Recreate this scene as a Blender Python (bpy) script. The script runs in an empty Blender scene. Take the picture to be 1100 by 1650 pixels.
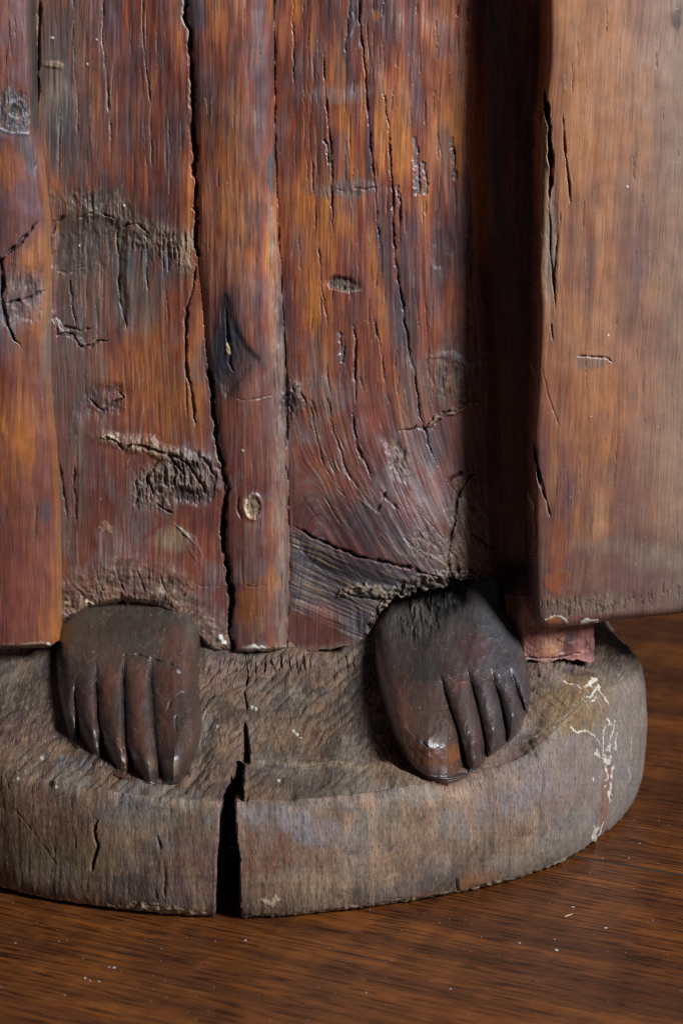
import bpy, math
import numpy as np

# ------------------------------------------------------------------ camera, light, exposure
S = bpy.context.scene
PITCH = math.radians(12.0)
FPX = 3333.0                      # focal length in photo pixels (photo 1100 x 1650)
DIST = 1.0                        # camera to the robe plane (y = 0) along the centre ray
Z0 = 0.1597                       # height of the centre ray on the robe plane
CAM = np.array([0.0, -DIST * math.cos(PITCH), Z0 + DIST * math.sin(PITCH)])
FW = np.array([0.0, math.cos(PITCH), -math.sin(PITCH)])
UPV = np.array([0.0, math.sin(PITCH), math.cos(PITCH)])

cd = bpy.data.cameras.new('camera')
cam = bpy.data.objects.new('camera', cd)
S.collection.objects.link(cam)
cam.location = CAM
cam.rotation_euler = (math.pi / 2 - PITCH, 0, 0)
cd.sensor_fit = 'HORIZONTAL'
cd.sensor_width = 24.0
cd.lens = 24.0 * FPX / 1100.0
cd.clip_start = 0.01
cd.clip_end = 50
cd.dof.use_dof = True
cd.dof.focus_distance = 0.955
cd.dof.aperture_fstop = 9.0
S.camera = cam

W = bpy.data.worlds.new('World')
S.world = W
W.use_nodes = True
bg = W.node_tree.nodes['Background']
bg.inputs['Color'].default_value = (0.72, 0.80, 1.0, 1)
bg.inputs['Strength'].default_value = 0.04


def lamp(name, az, el, dist, sx, sy, watts, col, aim=(0.0, 0.0, 0.14)):
    l = bpy.data.lights.new(name, 'AREA')
    l.shape = 'RECTANGLE'
    l.size, l.size_y = sx, sy
    l.energy = watts
    l.color = col
    o = bpy.data.objects.new(name, l)
    S.collection.objects.link(o)
    a, e = math.radians(az), math.radians(el)
    d = np.array([math.sin(a) * math.cos(e), -math.cos(a) * math.cos(e), math.sin(e)])
    o.location = np.array(aim) + d * dist
    from mathutils import Vector
    o.rotation_euler = Vector(tuple(-d)).to_track_quat('-Z', 'Y').to_euler()
    return o


lamp('window_light', 46, 34, 2.6, 0.50, 0.95, 118, (0.84, 0.92, 1.0))
S.view_settings.view_transform = 'Standard'
S.view_settings.look = 'None'
S.view_settings.exposure = 0.0
S.view_settings.gamma = 1.0
S.cycles.use_denoising = False
S.cycles.filter_width = 1.15
S.cycles.max_bounces = 5

# ------------------------------------------------------------------ maths helpers
rng = np.random.default_rng(11)


def ray(u, v):
    u = np.asarray(u, float)
    v = np.asarray(v, float)
    a = (u - 550.0) / FPX
    b = -(v - 825.0) / FPX
    return np.stack([a, FW[1] + b * UPV[1], FW[2] + b * UPV[2]], -1)


def at_y(u, v, y):
    """photo pixel + depth (world y) -> world point"""
    d = ray(u, v)
    t = (y - CAM[1]) / d[..., 1]
    return CAM + d * t[..., None]


def at_z(u, v, z):
    d = ray(u, v)
    t = (z - CAM[2]) / d[..., 2]
    return CAM + d * t[..., None]


def project(P):
    q = P - CAM
    dep = q @ FW
    return 550.0 + FPX * q[..., 0] / dep, 825.0 - FPX * (q @ UPV) / dep


_T = np.random.default_rng(5).random((8, 256, 256))


def vnoise(x, y, k=0):
    t = _T[k % 8]
    xi = np.floor(x).astype(int)
    yi = np.floor(y).astype(int)
    fx, fy = x - xi, y - yi
    fx = fx * fx * fx * (fx * (fx * 6 - 15) + 10)
    fy = fy * fy * fy * (fy * (fy * 6 - 15) + 10)
    x0, x1, y0, y1 = xi & 255, (xi + 1) & 255, yi & 255, (yi + 1) & 255
    a = t[x0, y0] * (1 - fx) + t[x1, y0] * fx
    b = t[x0, y1] * (1 - fx) + t[x1, y1] * fx
    return (a * (1 - fy) + b * fy) * 2 - 1


def fbm(x, y, k=0, o=4, g=0.5):
    s, a, n = 0, 1.0, 0
    for i in range(o):
        s = s + a * vnoise(x * 2 ** i + 17.3 * i, y * 2 ** i + 9.1 * i, k + i)
        n += a
        a *= g
    return s / n


def sm(e0, e1, x):
    t = np.clip((x - e0) / (e1 - e0), 0, 1)
    return t * t * (3 - 2 * t)


def lerp(a, b, t):
    return a + (b - a) * t


def curve(pts):
    """monotone-x smooth-ish interpolation through points"""
    p = np.array(pts, float)

    def f(x):
        x = np.asarray(x, float)
        return (np.interp(x, p[:, 0], p[:, 1]) * 2 + np.interp(x - 6, p[:, 0], p[:, 1]) + np.interp(x + 6, p[:, 0], p[:, 1])) / 4
    return f


def poly_dist(U, V, pts):
    """distance to a polyline and the arc parameter 0..1 of the nearest point"""
    p = np.array(pts, float)
    seg = np.linalg.norm(np.diff(p, axis=0), axis=1)
    L = max(seg.sum(), 1e-6)
    best = np.full(U.shape, 1e9)
    par = np.zeros(U.shape)
    acc = 0.0
    for i in range(len(p) - 1):
        a, b = p[i], p[i + 1]
        e = b - a
        ee = max((e * e).sum(), 1e-9)
        t = np.clip(((U - a[0]) * e[0] + (V - a[1]) * e[1]) / ee, 0, 1)
        d = np.hypot(U - a[0] - t * e[0], V - a[1] - t * e[1])
        m = d < best
        best = np.where(m, d, best)
        par = np.where(m, (acc + t * seg[i]) / L, par)
        acc += seg[i]
    return best, par


def poly_sd(U, V, pts):
    """signed distance to a polygon, positive inside"""
    p = np.array(pts, float)
    d, _ = poly_dist(U, V, np.vstack([p, p[:1]]))
    ins = np.zeros(U.shape, bool)
    n = len(p)
    for i in range(n):
        x0, y0 = p[i]
        x1, y1 = p[(i + 1) % n]
        if y0 == y1:
            continue
        c = ((y0 > V) != (y1 > V)) & (U < (x1 - x0) * (V - y0) / (y1 - y0) + x0)
        ins ^= c
    return np.where(ins, d, -d)


def spline(pts, n=6):
    """Catmull-Rom through the points (open)"""
    p = np.array(pts, float)
    q = np.vstack([2 * p[0] - p[1], p, 2 * p[-1] - p[-2]])
    out = []
    for i in range(1, len(q) - 2):
        for t in np.linspace(0, 1, n, endpoint=False):
            a, b, c, d = q[i - 1], q[i], q[i + 1], q[i + 2]
            out.append(0.5 * (2 * b + (c - a) * t + (2 * a - 5 * b + 4 * c - d) * t ** 2 + (3 * b - a - 3 * c + d) * t ** 3))
    out.append(p[-1])
    return np.array(out)


# wood colours (linear)
ORANGE = np.array([0.39, 0.118, 0.024])
AMBER = np.array([0.41, 0.142, 0.030])
RED = np.array([0.185, 0.042, 0.018])
PLUM = np.array([0.085, 0.034, 0.031])
DARK = np.array([0.028, 0.019, 0.017])
INK = np.array([0.012, 0.013, 0.017])
TAN = np.array([0.30, 0.20, 0.115])
PALE = np.array([0.50, 0.38, 0.25])
GREY = np.array([0.165, 0.125, 0.092])
GREYD = np.array([0.075, 0.056, 0.044])
SLATE = np.array([0.085, 0.082, 0.092])
WHITE = np.array([0.66, 0.63, 0.55])
BUFF = np.array([0.245, 0.165, 0.108])


class Field:
    """a sheet of carved wood: displacement h (mm towards the viewer), colour and roughness per vertex"""

    def __init__(s, U, V, seed=0):
        s.U, s.V = U, V
        s.h = np.zeros(U.shape)
        s.c = np.zeros(U.shape + (3,))
        s.r = np.full(U.shape, 0.45)
        s.g = U.copy()
        s.gv = V.copy()
        s.k = seed
        s.ks = 1.0
        s.fib = 0.0
        s.wu = U + 5 * fbm(U / 26, V / 26, seed, 3)
        s.wv = V + 5 * fbm(U / 26, V / 26, seed + 3, 3)

    def mix(s, col, m):
        s.c = s.c + (col - s.c) * np.clip(m, 0, 1)[..., None]

    def base(s, seed, stops, su=11.0, sv=150.0):
        n = 0.62 * fbm(s.g / (su * 2.6), s.gv / sv, seed, 3) + 0.5 * fbm(s.g / su, s.gv / (sv * 1.3), seed + 1, 4) \
            + 0.34 * fbm(s.U / 75, s.V / 105, seed + 2, 3)
        n = np.clip(0.5 + n * 0.95, 0, 1)
        xs = np.linspace(0, 1, len(stops))
        for i in range(3):
            s.c[..., i] = np.interp(n, xs, [q[i] for q in stops])

    def mask(s, cx, cy, rx, ry, rot=0, soft=0.5, warp=1.0):
        a = math.radians(rot)
        x = (s.U + (s.wu - s.U) * warp * 2 - cx)
        y = (s.V + (s.wv - s.V) * warp * 2 - cy)
        d = np.hypot((x * math.cos(a) + y * math.sin(a)) / rx, (-x * math.sin(a) + y * math.cos(a)) / ry)
        return 1 - sm(1 - soft, 1 + soft, d)

    def blob(s, cx, cy, rx, ry, col=None, k=0.8, rot=0, soft=0.5, warp=1.0, h=0, rgh=None, fibre=0.0, lump=0.0, ls=9.0):
        m = s.mask(cx, cy, rx, ry, rot, soft, warp)
        if col is not None:
            mm = m * k * s.ks
            fibre = max(fibre, s.fib)
            if fibre:
                mm = mm * np.clip(0.5 + fibre * fbm(s.g / 3.2, s.gv / 42, s.k + 5, 3) * 1.6 + 0.25, 0, 1.2)
            s.mix(col, mm)
        s.h += h * m
        if lump:
            a1 = 1 - 2.4 * np.abs(fbm(s.wu / (ls * 1.1), s.wv / (ls * 1.9), s.k + 1, 4))
            a2 = 1 - 2.4 * np.abs(fbm(s.g / (ls * 0.42), s.gv / (ls * 3.2), s.k + 2, 4))
            q = 0.55 * a1 + 0.45 * a2
            s.h += 0.5 * lump * m * (q - 0.55)
            s.mix(DARK * 0.9, 0.6 * m * sm(0.45, 0.0, q))
            s.mix(TAN * 0.75, 0.5 * m * sm(0.62, 0.9, q))
        if rgh is not None:
            s.r = lerp(s.r, rgh, m)
        return m

    def crack(s, pts, w=1.6, depth=1.5, col=DARK, k=0.75, wob=2.0, taper=True, lip=None, lipside=1):
        p = np.array(pts, float)
        w, depth = w * 0.68, depth * 0.8
        pad = 14 + 5 * w
        b = (s.U > p[:, 0].min() - pad) & (s.U < p[:, 0].max() + pad) & (s.V > p[:, 1].min() - pad) & (s.V < p[:, 1].max() + pad)
        if not b.any():
            return
        U, V = s.U[b], s.V[b]
        U2 = U + wob * (0.75 * fbm(U / 60, V / 30, s.k + 2, 2) + 0.35 * fbm(U / 30, V / 7, s.k + 5, 2))
        V2 = V + wob * 0.6 * fbm(U / 12, V / 14, s.k + 4, 2)
        d, t = poly_dist(U2, V2, p)
        ww = np.full(d.shape, float(w))
        if taper:
            ww = w * (0.25 + 0.75 * np.clip(np.minimum(t, 1 - t) * 5, 0, 1))
            amp = np.clip(np.minimum(t, 1 - t) * 9 + 0.12, 0, 1)
        else:
            amp = 1.0
        ww = ww * (0.8 + 0.55 * vnoise(U / 7, V / 17, s.k))
        amp = amp * np.clip(0.85 + 0.9 * vnoise(U / 9, V / 23, s.k + 3), 0.12, 1)
        ww = np.maximum(ww, 0.4)
        m = np.clip(1.0 - d / (1.75 * ww), 0, 1) ** 0.75 * amp
        s.h[b] -= depth * m
        s.r[b] = lerp(s.r[b], 0.75, np.clip(m, 0, 1))
        cc = s.c[b]
        if lip is not None:
            off, _ = poly_dist(U2 - lipside * w * 1.9, V2, p)
            ml = np.exp(-(off / (w * 0.8)) ** 2) * amp * np.clip(0.4 + 1.5 * vnoise(U / 6, V / 19, s.k + 5), 0, 1)
            cc = cc + (lip - cc) * (0.65 * ml)[..., None]
            s.h[b] += 0.08 * ml
        cc = cc + (col - cc) * (k * np.clip(m * 1.1, 0, 1))[..., None]
        s.c[b] = cc

    def stroke(s, pts, w=2.0, col=PALE, k=0.9, h=0.15, wob=1.2, rgh=None):
        p = np.array(pts if len(pts) > 1 else [pts[0], (pts[0][0] + 0.5, pts[0][1] + 0.5)], float)
        pad = 10 + 4 * w
        b = (s.U > p[:, 0].min() - pad) & (s.U < p[:, 0].max() + pad) & (s.V > p[:, 1].min() - pad) & (s.V < p[:, 1].max() + pad)
        if not b.any():
            return
        U, V = s.U[b], s.V[b]
        d, t = poly_dist(U + wob * fbm(U / 6, V / 9, s.k, 2), V + wob * fbm(U / 9, V / 6, s.k + 2, 2), p)
        m = 1 - sm(w * 0.55, w * 1.1, d + 0.45 * w * vnoise(U / 5, V / 5, s.k + 6))
        s.h[b] += h * m
        cc = s.c[b]
        s.c[b] = cc + (col - cc) * (k * m)[..., None]
        if rgh is not None:
            s.r[b] = lerp(s.r[b], rgh, m)

    def checks(s, n, u0, u1, v0, v1, lmin=18, lmax=75, w=(0.8, 1.5), depth=(0.4, 1.1), slope=0.05, col=DARK, pale=0.3, seed=1, flow=None):
        r = np.random.default_rng(seed)
        for _ in range(n):
            x, y, L = r.uniform(u0, u1), r.uniform(v0, v1), r.uniform(lmin, lmax)
            pts = []
            a = slope * r.normal()
            px, py = x, y
            for i in range(5):
                pts.append((px, py))
                sl = a if flow is None else a + flow(px, py)
                px += L / 4 * sl + r.normal() * 0.5
                py += L / 4
            if r.random() < pale:
                s.stroke(pts, r.uniform(0.7, 1.3), lerp(TAN, GREY, r.random()), 0.55, 0.05, 1.0)
            else:
                s.crack(pts, r.uniform(*w), r.uniform(*depth), col, 0.6, 1.2)

    def specks(s, n, u0, u1, v0, v1, seed=3):
        r = np.random.default_rng(seed)
        for _ in range(n):
            s.stroke([(r.uniform(u0, u1), r.uniform(v0, v1))], r.uniform(0.5, 1.15), lerp(PALE, TAN * 0.6, r.random()), r.uniform(0.2, 0.65), 0.05, 0.6, 0.8)


# ------------------------------------------------------------------ mesh and material helpers
def grid_mesh(name, P, col, rgh, gc, mat, parent=None, wrap=False):
    R, C = P.shape[:2]
    n = R * C
    idx = np.arange(n).reshape(R, C)
    a, b, c, d = idx[:-1, :-1], idx[:-1, 1:], idx[1:, 1:], idx[1:, :-1]
    q = np.stack([a, d, c, b], -1).reshape(-1, 4)
    me = bpy.data.meshes.new(name)
    me.vertices.add(n)
    me.vertices.foreach_set('co', P.reshape(-1).astype(np.float32))
    me.loops.add(len(q) * 4)
    me.loops.foreach_set('vertex_index', q.reshape(-1).astype(np.int32))
    me.polygons.add(len(q))
    me.polygons.foreach_set('loop_start', (np.arange(len(q)) * 4).astype(np.int32))
    me.polygons.foreach_set('use_smooth', np.ones(len(q), bool))
    me.update(calc_edges=True)
    at = me.attributes.new('wood_colour', 'FLOAT_COLOR', 'POINT')
    cc = np.ones((n, 4), np.float32)
    cc[:, :3] = np.clip(col.reshape(-1, 3), 0.002, 1)
    at.data.foreach_set('color', cc.reshape(-1))
    at = me.attributes.new('wood_rough', 'FLOAT', 'POINT')
    at.data.foreach_set('value', np.clip(rgh, 0.1, 1).reshape(-1).astype(np.float32))
    at = me.attributes.new('grain', 'FLOAT_VECTOR', 'POINT')
    at.data.foreach_set('vector', gc.reshape(-1).astype(np.float32))
    me.materials.append(mat)
    o = bpy.data.objects.new(name, me)
    S.collection.objects.link(o)
    o.parent = parent
    return o


def N(nt, t, **kw):
    n = nt.nodes.new(t)
    for k, v in kw.items():
        setattr(n, k, v)
    return n


def wood_mat(name, fu, fv, contrast=0.35, bump=0.25, pores=0.35, spec=0.5, coat=0.0, pale=0.3, fibre_col=(0.26, 0.19, 0.13)):
    m = bpy.data.materials.new(name)
    m.use_nodes = True
    nt = m.node_tree
    L = nt.links.new
    p = nt.nodes['Principled BSDF']
    ac = N(nt, 'ShaderNodeAttribute', attribute_name='wood_colour')
    ar = N(nt, 'ShaderNodeAttribute', attribute_name='wood_rough')
    ag = N(nt, 'ShaderNodeAttribute', attribute_name='grain')

    def noise(sx, sy, detail, rough=0.6):
        mp = N(nt, 'ShaderNodeMapping')
        mp.inputs['Scale'].default_value = (sx, sy, 1)
        L(ag.outputs['Vector'], mp.inputs['Vector'])
        t = N(nt, 'ShaderNodeTexNoise')
        t.inputs['Scale'].default_value = 1.0
        t.inputs['Detail'].default_value = detail
        t.inputs['Roughness'].default_value = rough
        L(mp.outputs['Vector'], t.inputs['Vector'])
        return t.outputs['Fac']

    def mrange(x, a, b, c, d):
        r = N(nt, 'ShaderNodeMapRange')
        for i, v in enumerate((a, b, c, d)):
            r.inputs[i + 1].default_value = v
        L(x, r.inputs[0])
        return r.outputs[0]

    def mul(a, b):
        r = N(nt, 'ShaderNodeMath', operation='MULTIPLY')
        for i, x in enumerate((a, b)):
            if isinstance(x, float):
                r.inputs[i].default_value = x
            else:
                L(x, r.inputs[i])
        return r.outputs[0]

    def add(a, b):
        r = N(nt, 'ShaderNodeMath', operation='ADD')
        L(a, r.inputs[0])
        L(b, r.inputs[1])
        return r.outputs[0]
    f1 = noise(fu, fv, 5, 0.62)
    f2 = noise(fu * 2.3, fv * 2.0, 3, 0.55)
    f3 = noise(0.035, 0.03, 4, 0.6)
    fac = mrange(f1, 0.28, 0.72, 1 - contrast, 1 + contrast)
    po = mrange(f2, 0.36, 0.42, 1 - pores, 1.0)
    fac = mul(fac, po)
    fac = mul(fac, mrange(f3, 0.25, 0.75, 0.8, 1.2))
    vm = N(nt, 'ShaderNodeVectorMath', operation='SCALE')
    L(ac.outputs['Color'], vm.inputs[0])
    L(fac, vm.inputs['Scale'])
    f4 = noise(fu * 1.7, fv * 1.5, 2, 0.5)
    mp_ = noise(0.022, 0.018, 4, 0.65)
    pf = mul(mrange(f4, 0.575, 0.64, 0.0, pale), mrange(mp_, 0.40, 0.62, 0.25, 1.0))
    mxn = N(nt, 'ShaderNodeMix', data_type='RGBA')
    L(pf, mxn.inputs['Factor'])
    L(vm.outputs[0], mxn.inputs[6])
    mxn.inputs[7].default_value = tuple(fibre_col) + (1,)
    L(mxn.outputs[2], p.inputs['Base Color'])
    L(add(ar.outputs['Fac'], mrange(f1, 0.3, 0.7, 0.10, -0.08)), p.inputs['Roughness'])
    hgt = add(add(mul(f1, 0.7), mul(po, 0.6)), mul(pf, 0.8))
    bp = N(nt, 'ShaderNodeBump')
    bp.inputs['Strength'].default_value = bump
    bp.inputs['Distance'].default_value = 0.0009
    L(hgt, bp.inputs['Height'])
    L(bp.outputs[0], p.inputs['Normal'])
    p.inputs['Specular IOR Level'].default_value = spec
    if coat:
        p.inputs['Coat Weight'].default_value = coat
        p.inputs['Coat Roughness'].default_value = 0.42
    return m


M_ROBE = wood_mat('waxed_robe_wood', 0.30, 0.011, 0.38, 0.26, 0.45, coat=0.35, pale=0.22)
M_PANEL = wood_mat('waxed_panel_wood', 0.36, 0.010, 0.32, 0.22, 0.32, coat=0.25, pale=0.22)
M_BASE = wood_mat('weathered_base_wood', 0.30, 0.050, 0.36, 0.55, 0.55, 0.35, pale=0.45, fibre_col=(0.36, 0.28, 0.20))
M_FOOT = wood_mat('polished_dark_wood', 0.26, 0.05, 0.36, 0.28, 0.30, 0.6, coat=0.7, pale=0.12)


def empty(name, loc=(0, 0, 0)):
    o = bpy.data.objects.new(name, None)
    S.collection.objects.link(o)
    o.location = loc
    o.empty_display_size = 0.02
    return o


def pad_skirt(P, arrs, offs):
    """rings of vertices round the sheet that run back (+y): the sheet gets real thickness"""
    k = len(offs)
    Q = np.pad(P, ((k, k), (k, k), (0, 0)), mode='edge')
    R, C = Q.shape[:2]
    i = np.minimum(np.arange(R), R - 1 - np.arange(R))
    j = np.minimum(np.arange(C), C - 1 - np.arange(C))
    ring = np.minimum(i[:, None], j[None, :])
    off = np.zeros((R, C))
    for r in range(k):
        off[ring == r] = offs[k - 1 - r]
    Q[..., 1] += off
    out = []
    for a in arrs:
        pw = ((k, k), (k, k)) + ((0, 0),) * (a.ndim - 2)
        out.append(np.pad(a, pw, mode='edge'))
    out[-1][..., 0] += off * 3300.0      # the grain goes on round the edge
    return Q, out


def sheet(name, F, Y, mat, parent, offs, gscale=1.0):
    P = at_y(F.U, F.V, Y - F.h / 1000.0)
    gc = np.stack([F.g, F.gv, np.zeros_like(F.g)], -1)
    Q, (c, r, g) = pad_skirt(P, [F.c, F.r, gc], offs)
    return grid_mesh(name, Q, c, r, g, mat, parent)


# ------------------------------------------------------------------ the floor
M_SUB = bpy.data.materials.new('dark_joint')
M_SUB.use_nodes = True
pb = M_SUB.node_tree.nodes['Principled BSDF']
pb.inputs['Roughness'].default_value = 0.9
nz = N(M_SUB.node_tree, 'ShaderNodeTexNoise')
nz.inputs['Scale'].default_value = 60
cr = N(M_SUB.node_tree, 'ShaderNodeValToRGB')
cr.color_ramp.elements[0].color = (0.012, 0.006, 0.003, 1)
cr.color_ramp.elements[1].color = (0.045, 0.020, 0.009, 1)
M_SUB.node_tree.links.new(nz.outputs['Fac'], cr.inputs[0])
M_SUB.node_tree.links.new(cr.outputs[0], pb.inputs['Base Color'])


def floor_mat():
    m = bpy.data.materials.new('varnished_floor_oak')
    m.use_nodes = True
    nt = m.node_tree
    L = nt.links.new
    p = nt.nodes['Principled BSDF']
    tc = N(nt, 'ShaderNodeTexCoord')
    oi = N(nt, 'ShaderNodeObjectInfo')
    of = N(nt, 'ShaderNodeVectorMath', operation='ADD')
    L(tc.outputs['Object'], of.inputs[0])
    L(oi.outputs['Location'], of.inputs[1])

    def noise(sc, detail, rough=0.6, dist=0.0):
        mp = N(nt, 'ShaderNodeMapping')
        mp.inputs['Scale'].default_value = sc
        L(of.outputs[0], mp.inputs['Vector'])
        t = N(nt, 'ShaderNodeTexNoise')
        t.inputs['Scale'].default_value = 1
        t.inputs['Detail'].default_value = detail
        t.inputs['Roughness'].default_value = rough
        t.inputs['Distortion'].default_value = dist
        L(mp.outputs[0], t.inputs['Vector'])
        return t.outputs['Fac']
    big = noise((1.6, 38, 1), 5, 0.6, 0.35)
    fine = noise((22, 300, 1), 5, 0.65)
    pore = noise((45, 560, 1), 2, 0.5)
    patch = noise((5, 16, 1), 3)
    ray_ = noise((60, 14, 1), 3, 0.5, 1.0)
    r1 = N(nt, 'ShaderNodeValToRGB')
    e = r1.color_ramp.elements
    e[0].position, e[0].color = 0.30, (0.017, 0.0058, 0.003, 1)
    e[1].position, e[1].color = 0.72, (0.29, 0.085, 0.014, 1)
    k = e.new(0.5)
    k.color = (0.082, 0.0235, 0.0062, 1)
    mx = N(nt, 'ShaderNodeMath', operation='MULTIPLY_ADD')
    L(big, mx.inputs[0])
    mx.inputs[1].default_value = 0.45
    md = N(nt, 'ShaderNodeMath', operation='MULTIPLY_ADD')
    L(fine, md.inputs[0])
    md.inputs[1].default_value = 0.30
    mp2 = N(nt, 'ShaderNodeMath', operation='MULTIPLY')
    L(patch, mp2.inputs[0])
    mp2.inputs[1].default_value = 0.30
    L(mp2.outputs[0], md.inputs[2])
    L(md.outputs[0], mx.inputs[2])
    L(mx.outputs[0], r1.inputs[0])
    pr = N(nt, 'ShaderNodeMapRange')
    L(pore, pr.inputs[0])
    for i, v in enumerate((0.38, 0.45, 0.35, 1.0)):
        pr.inputs[i + 1].default_value = v
    vs = N(nt, 'ShaderNodeVectorMath', operation='SCALE')
    L(r1.outputs[0], vs.inputs[0])
    L(pr.outputs[0], vs.inputs['Scale'])
    rr = N(nt, 'ShaderNodeMapRange')
    L(ray_, rr.inputs[0])
    for i, v in enumerate((0.35, 0.7, 0.85, 1.25)):
        rr.inputs[i + 1].default_value = v
    v2 = N(nt, 'ShaderNodeVectorMath', operation='SCALE')
    L(vs.outputs[0], v2.inputs[0])
    L(rr.outputs[0], v2.inputs['Scale'])
    L(v2.outputs[0], p.inputs['Base Color'])
    ro = N(nt, 'ShaderNodeMapRange')
    L(fine, ro.inputs[0])
    for i, v in enumerate((0.3, 0.7, 0.44, 0.28)):
        ro.inputs[i + 1].default_value = v
    L(ro.outputs[0], p.inputs['Roughness'])
    bp = N(nt, 'ShaderNodeBump')
    bp.inputs['Strength'].default_value = 0.25
    bp.inputs['Distance'].default_value = 0.0008
    sm_ = N(nt, 'ShaderNodeMath', operation='ADD')
    L(fine, sm_.inputs[0])
    L(pr.outputs[0], sm_.inputs[1])
    L(sm_.outputs[0], bp.inputs['Height'])
    L(bp.outputs[0], p.inputs['Normal'])
    p.inputs['Specular IOR Level'].default_value = 0.33
    return m


M_FLOOR = floor_mat()
FANG = math.radians(-26)
fme = bpy.data.meshes.new('floor')
fme.from_pydata([(-3, -3, -0.024), (3, -3, -0.024), (3, 4, -0.024), (-3, 4, -0.024)], [], [(0, 1, 2, 3)])
fme.materials.append(M_SUB)
floor = bpy.data.objects.new('floor', fme)
S.collection.objects.link(floor)
floor['kind'] = 'structure'
JP = at_z(np.array(1000.0), np.array(1393.0), 0.0)      # a point of the visible joint
fd = np.array([math.cos(FANG), math.sin(FANG)])
fn = np.array([-fd[1], fd[0]])


def board_mesh(Lx, Wy, th=0.022, bv=0.0007):
    x, y = Lx / 2, Wy / 2
    vs, fs = [], []
    for (z, ins) in ((-th, 0), (-bv, 0), (0, bv)):
        vs += [(-x + ins, -y + ins, z), (x - ins, -y + ins, z), (x - ins, y - ins, z), (-x + ins, y - ins, z)]
    for k in (0, 4):
        for i in range(4):
            j = (i + 1) % 4
            fs.append((k + i, k + j, k + 4 + j, k + 4 + i))
    fs.append((8, 9, 10, 11))
    me = bpy.data.meshes.new('board')
    me.from_pydata(vs, [], fs)
    me.materials.append(M_FLOOR)
    me.materials.append(M_SUB)
    for p in me.polygons:
        p.material_index = 0 if p.index == 8 else 1
    return me


BW = 0.41
bm_ = board_mesh(3.6, BW - 0.0009)
for i in range(-2, 4):
    c = JP[:2] + fn * (BW * (i + 0.5)) + fd * (0.37 * ((i * 7) % 5 - 2) * 0.2)
    o = bpy.data.objects.new('board', bm_)
    S.collection.objects.link(o)
    o.parent = floor
    o.location = (c[0], c[1], 0)
    o.rotation_euler = (0, 0, FANG)

# ------------------------------------------------------------------ the statue
statue = empty('carved_statue', (0.0, 0.02, 0.0))
statue['label'] = 'reddish brown carved wooden statue, bare feet under long robe on cracked base'
statue['category'] = 'statue'
statue.location = (0, 0, 0)

STEP = 1.45

# ---- pedestal: outline of the foot of the block, read on the floor plane
BOT = [(-130, 1392), (0, 1441), (100, 1463), (230, 1480), (345, 1487), (440, 1487), (520, 1481), (650, 1464), (780, 1440), (860, 1419), (940, 1384), (985, 1352), (1013, 1326), (1029, 1300)]
bp_ = at_z(np.array([p[0] for p in BOT], float), np.array([p[1] for p in BOT], float), 0.0)[:, :2]
tail = np.array([[0.1545, 0.045], [0.151, 0.085], [0.142, 0.125], [0.124, 0.165], [0.095, 0.20], [0.05, 0.225], [-0.02, 0.235]])
head = np.array([[-0.02, 0.235], [-0.10, 0.225], [-0.17, 0.19], [-0.215, 0.14], [-0.236, 0.08], [-0.232, 0.02]])
OUT = spline(np.vstack([head[1:], bp_, tail]), 10)
seg = np.r_[0, np.cumsum(np.linalg.norm(np.diff(OUT, axis=0), axis=1))]
# dense where the camera looks, sparse at the back
s_dense = np.concatenate([np.arange(0, seg[-1], 0.0006)])
ox = np.interp(s_dense, seg, OUT[:, 0])
oy = np.interp(s_dense, seg, OUT[:, 1])
keep = (oy < 0.14) | (np.arange(len(ox)) % 12 == 0)
ox, oy = ox[keep], oy[keep]
for _ in range(12):
    ox[1:-1] = (ox[:-2] + 2 * ox[1:-1] + ox[2:]) / 4
    oy[1:-1] = (oy[:-2] + 2 * oy[1:-1] + oy[2:]) / 4
YF = oy.min()


def top_z(x, y):
    """height of the dished top of the base (m)"""
    t = np.clip((y - YF) / (0.0 - YF), 0, 1.12)
    z = 0.0575 + 0.0325 * t ** 1.9 * (1 - 0.62 * sm(0.112, 0.156, x))
    z = z + 0.014 * np.exp(-((x - 0.098) / 0.028) ** 2) * sm(-0.080, -0.030, y)
    z = z + 0.003 * sm(-0.05, -0.17, x) * (1 - t).clip(0, 1)
    return z


CX, CYC = -0.03, 0.055
nw, ntop = 105, 215
tw = np.linspace(0, 1, nw)
tt = np.linspace(0, 1, ntop)[1:]
PB = np.zeros((nw + ntop - 1, len(ox), 3))
gU = np.zeros(PB.shape[:2])
arc = np.r_[0, np.cumsum(np.hypot(np.diff(ox), np.diff(oy)))]
ze = top_z(ox, oy)
for i, t in enumerate(tw):
    z = t * ze
    bul = 0.0022 * math.sin(math.pi * t) - 0.0012 * t ** 8 - 0.0048 * (1 - t) ** 11
    nx, ny = ox - CX, oy - CYC
    nn = np.hypot(nx, ny)
    PB[i, :, 0] = ox + nx / nn * bul
    PB[i, :, 1] = oy + ny / nn * bul
    PB[i, :, 2] = z
for i, t in enumerate(tt):
    k = t * 0.93
    x = PB[nw - 1, :, 0] * (1 - k) + CX * k
    y = PB[nw - 1, :, 1] * (1 - k) + CYC * k
    PB[nw + i, :, 0] = x
    PB[nw + i, :, 1] = y
    PB[nw + i, :, 2] = top_z(x, y)
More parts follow.
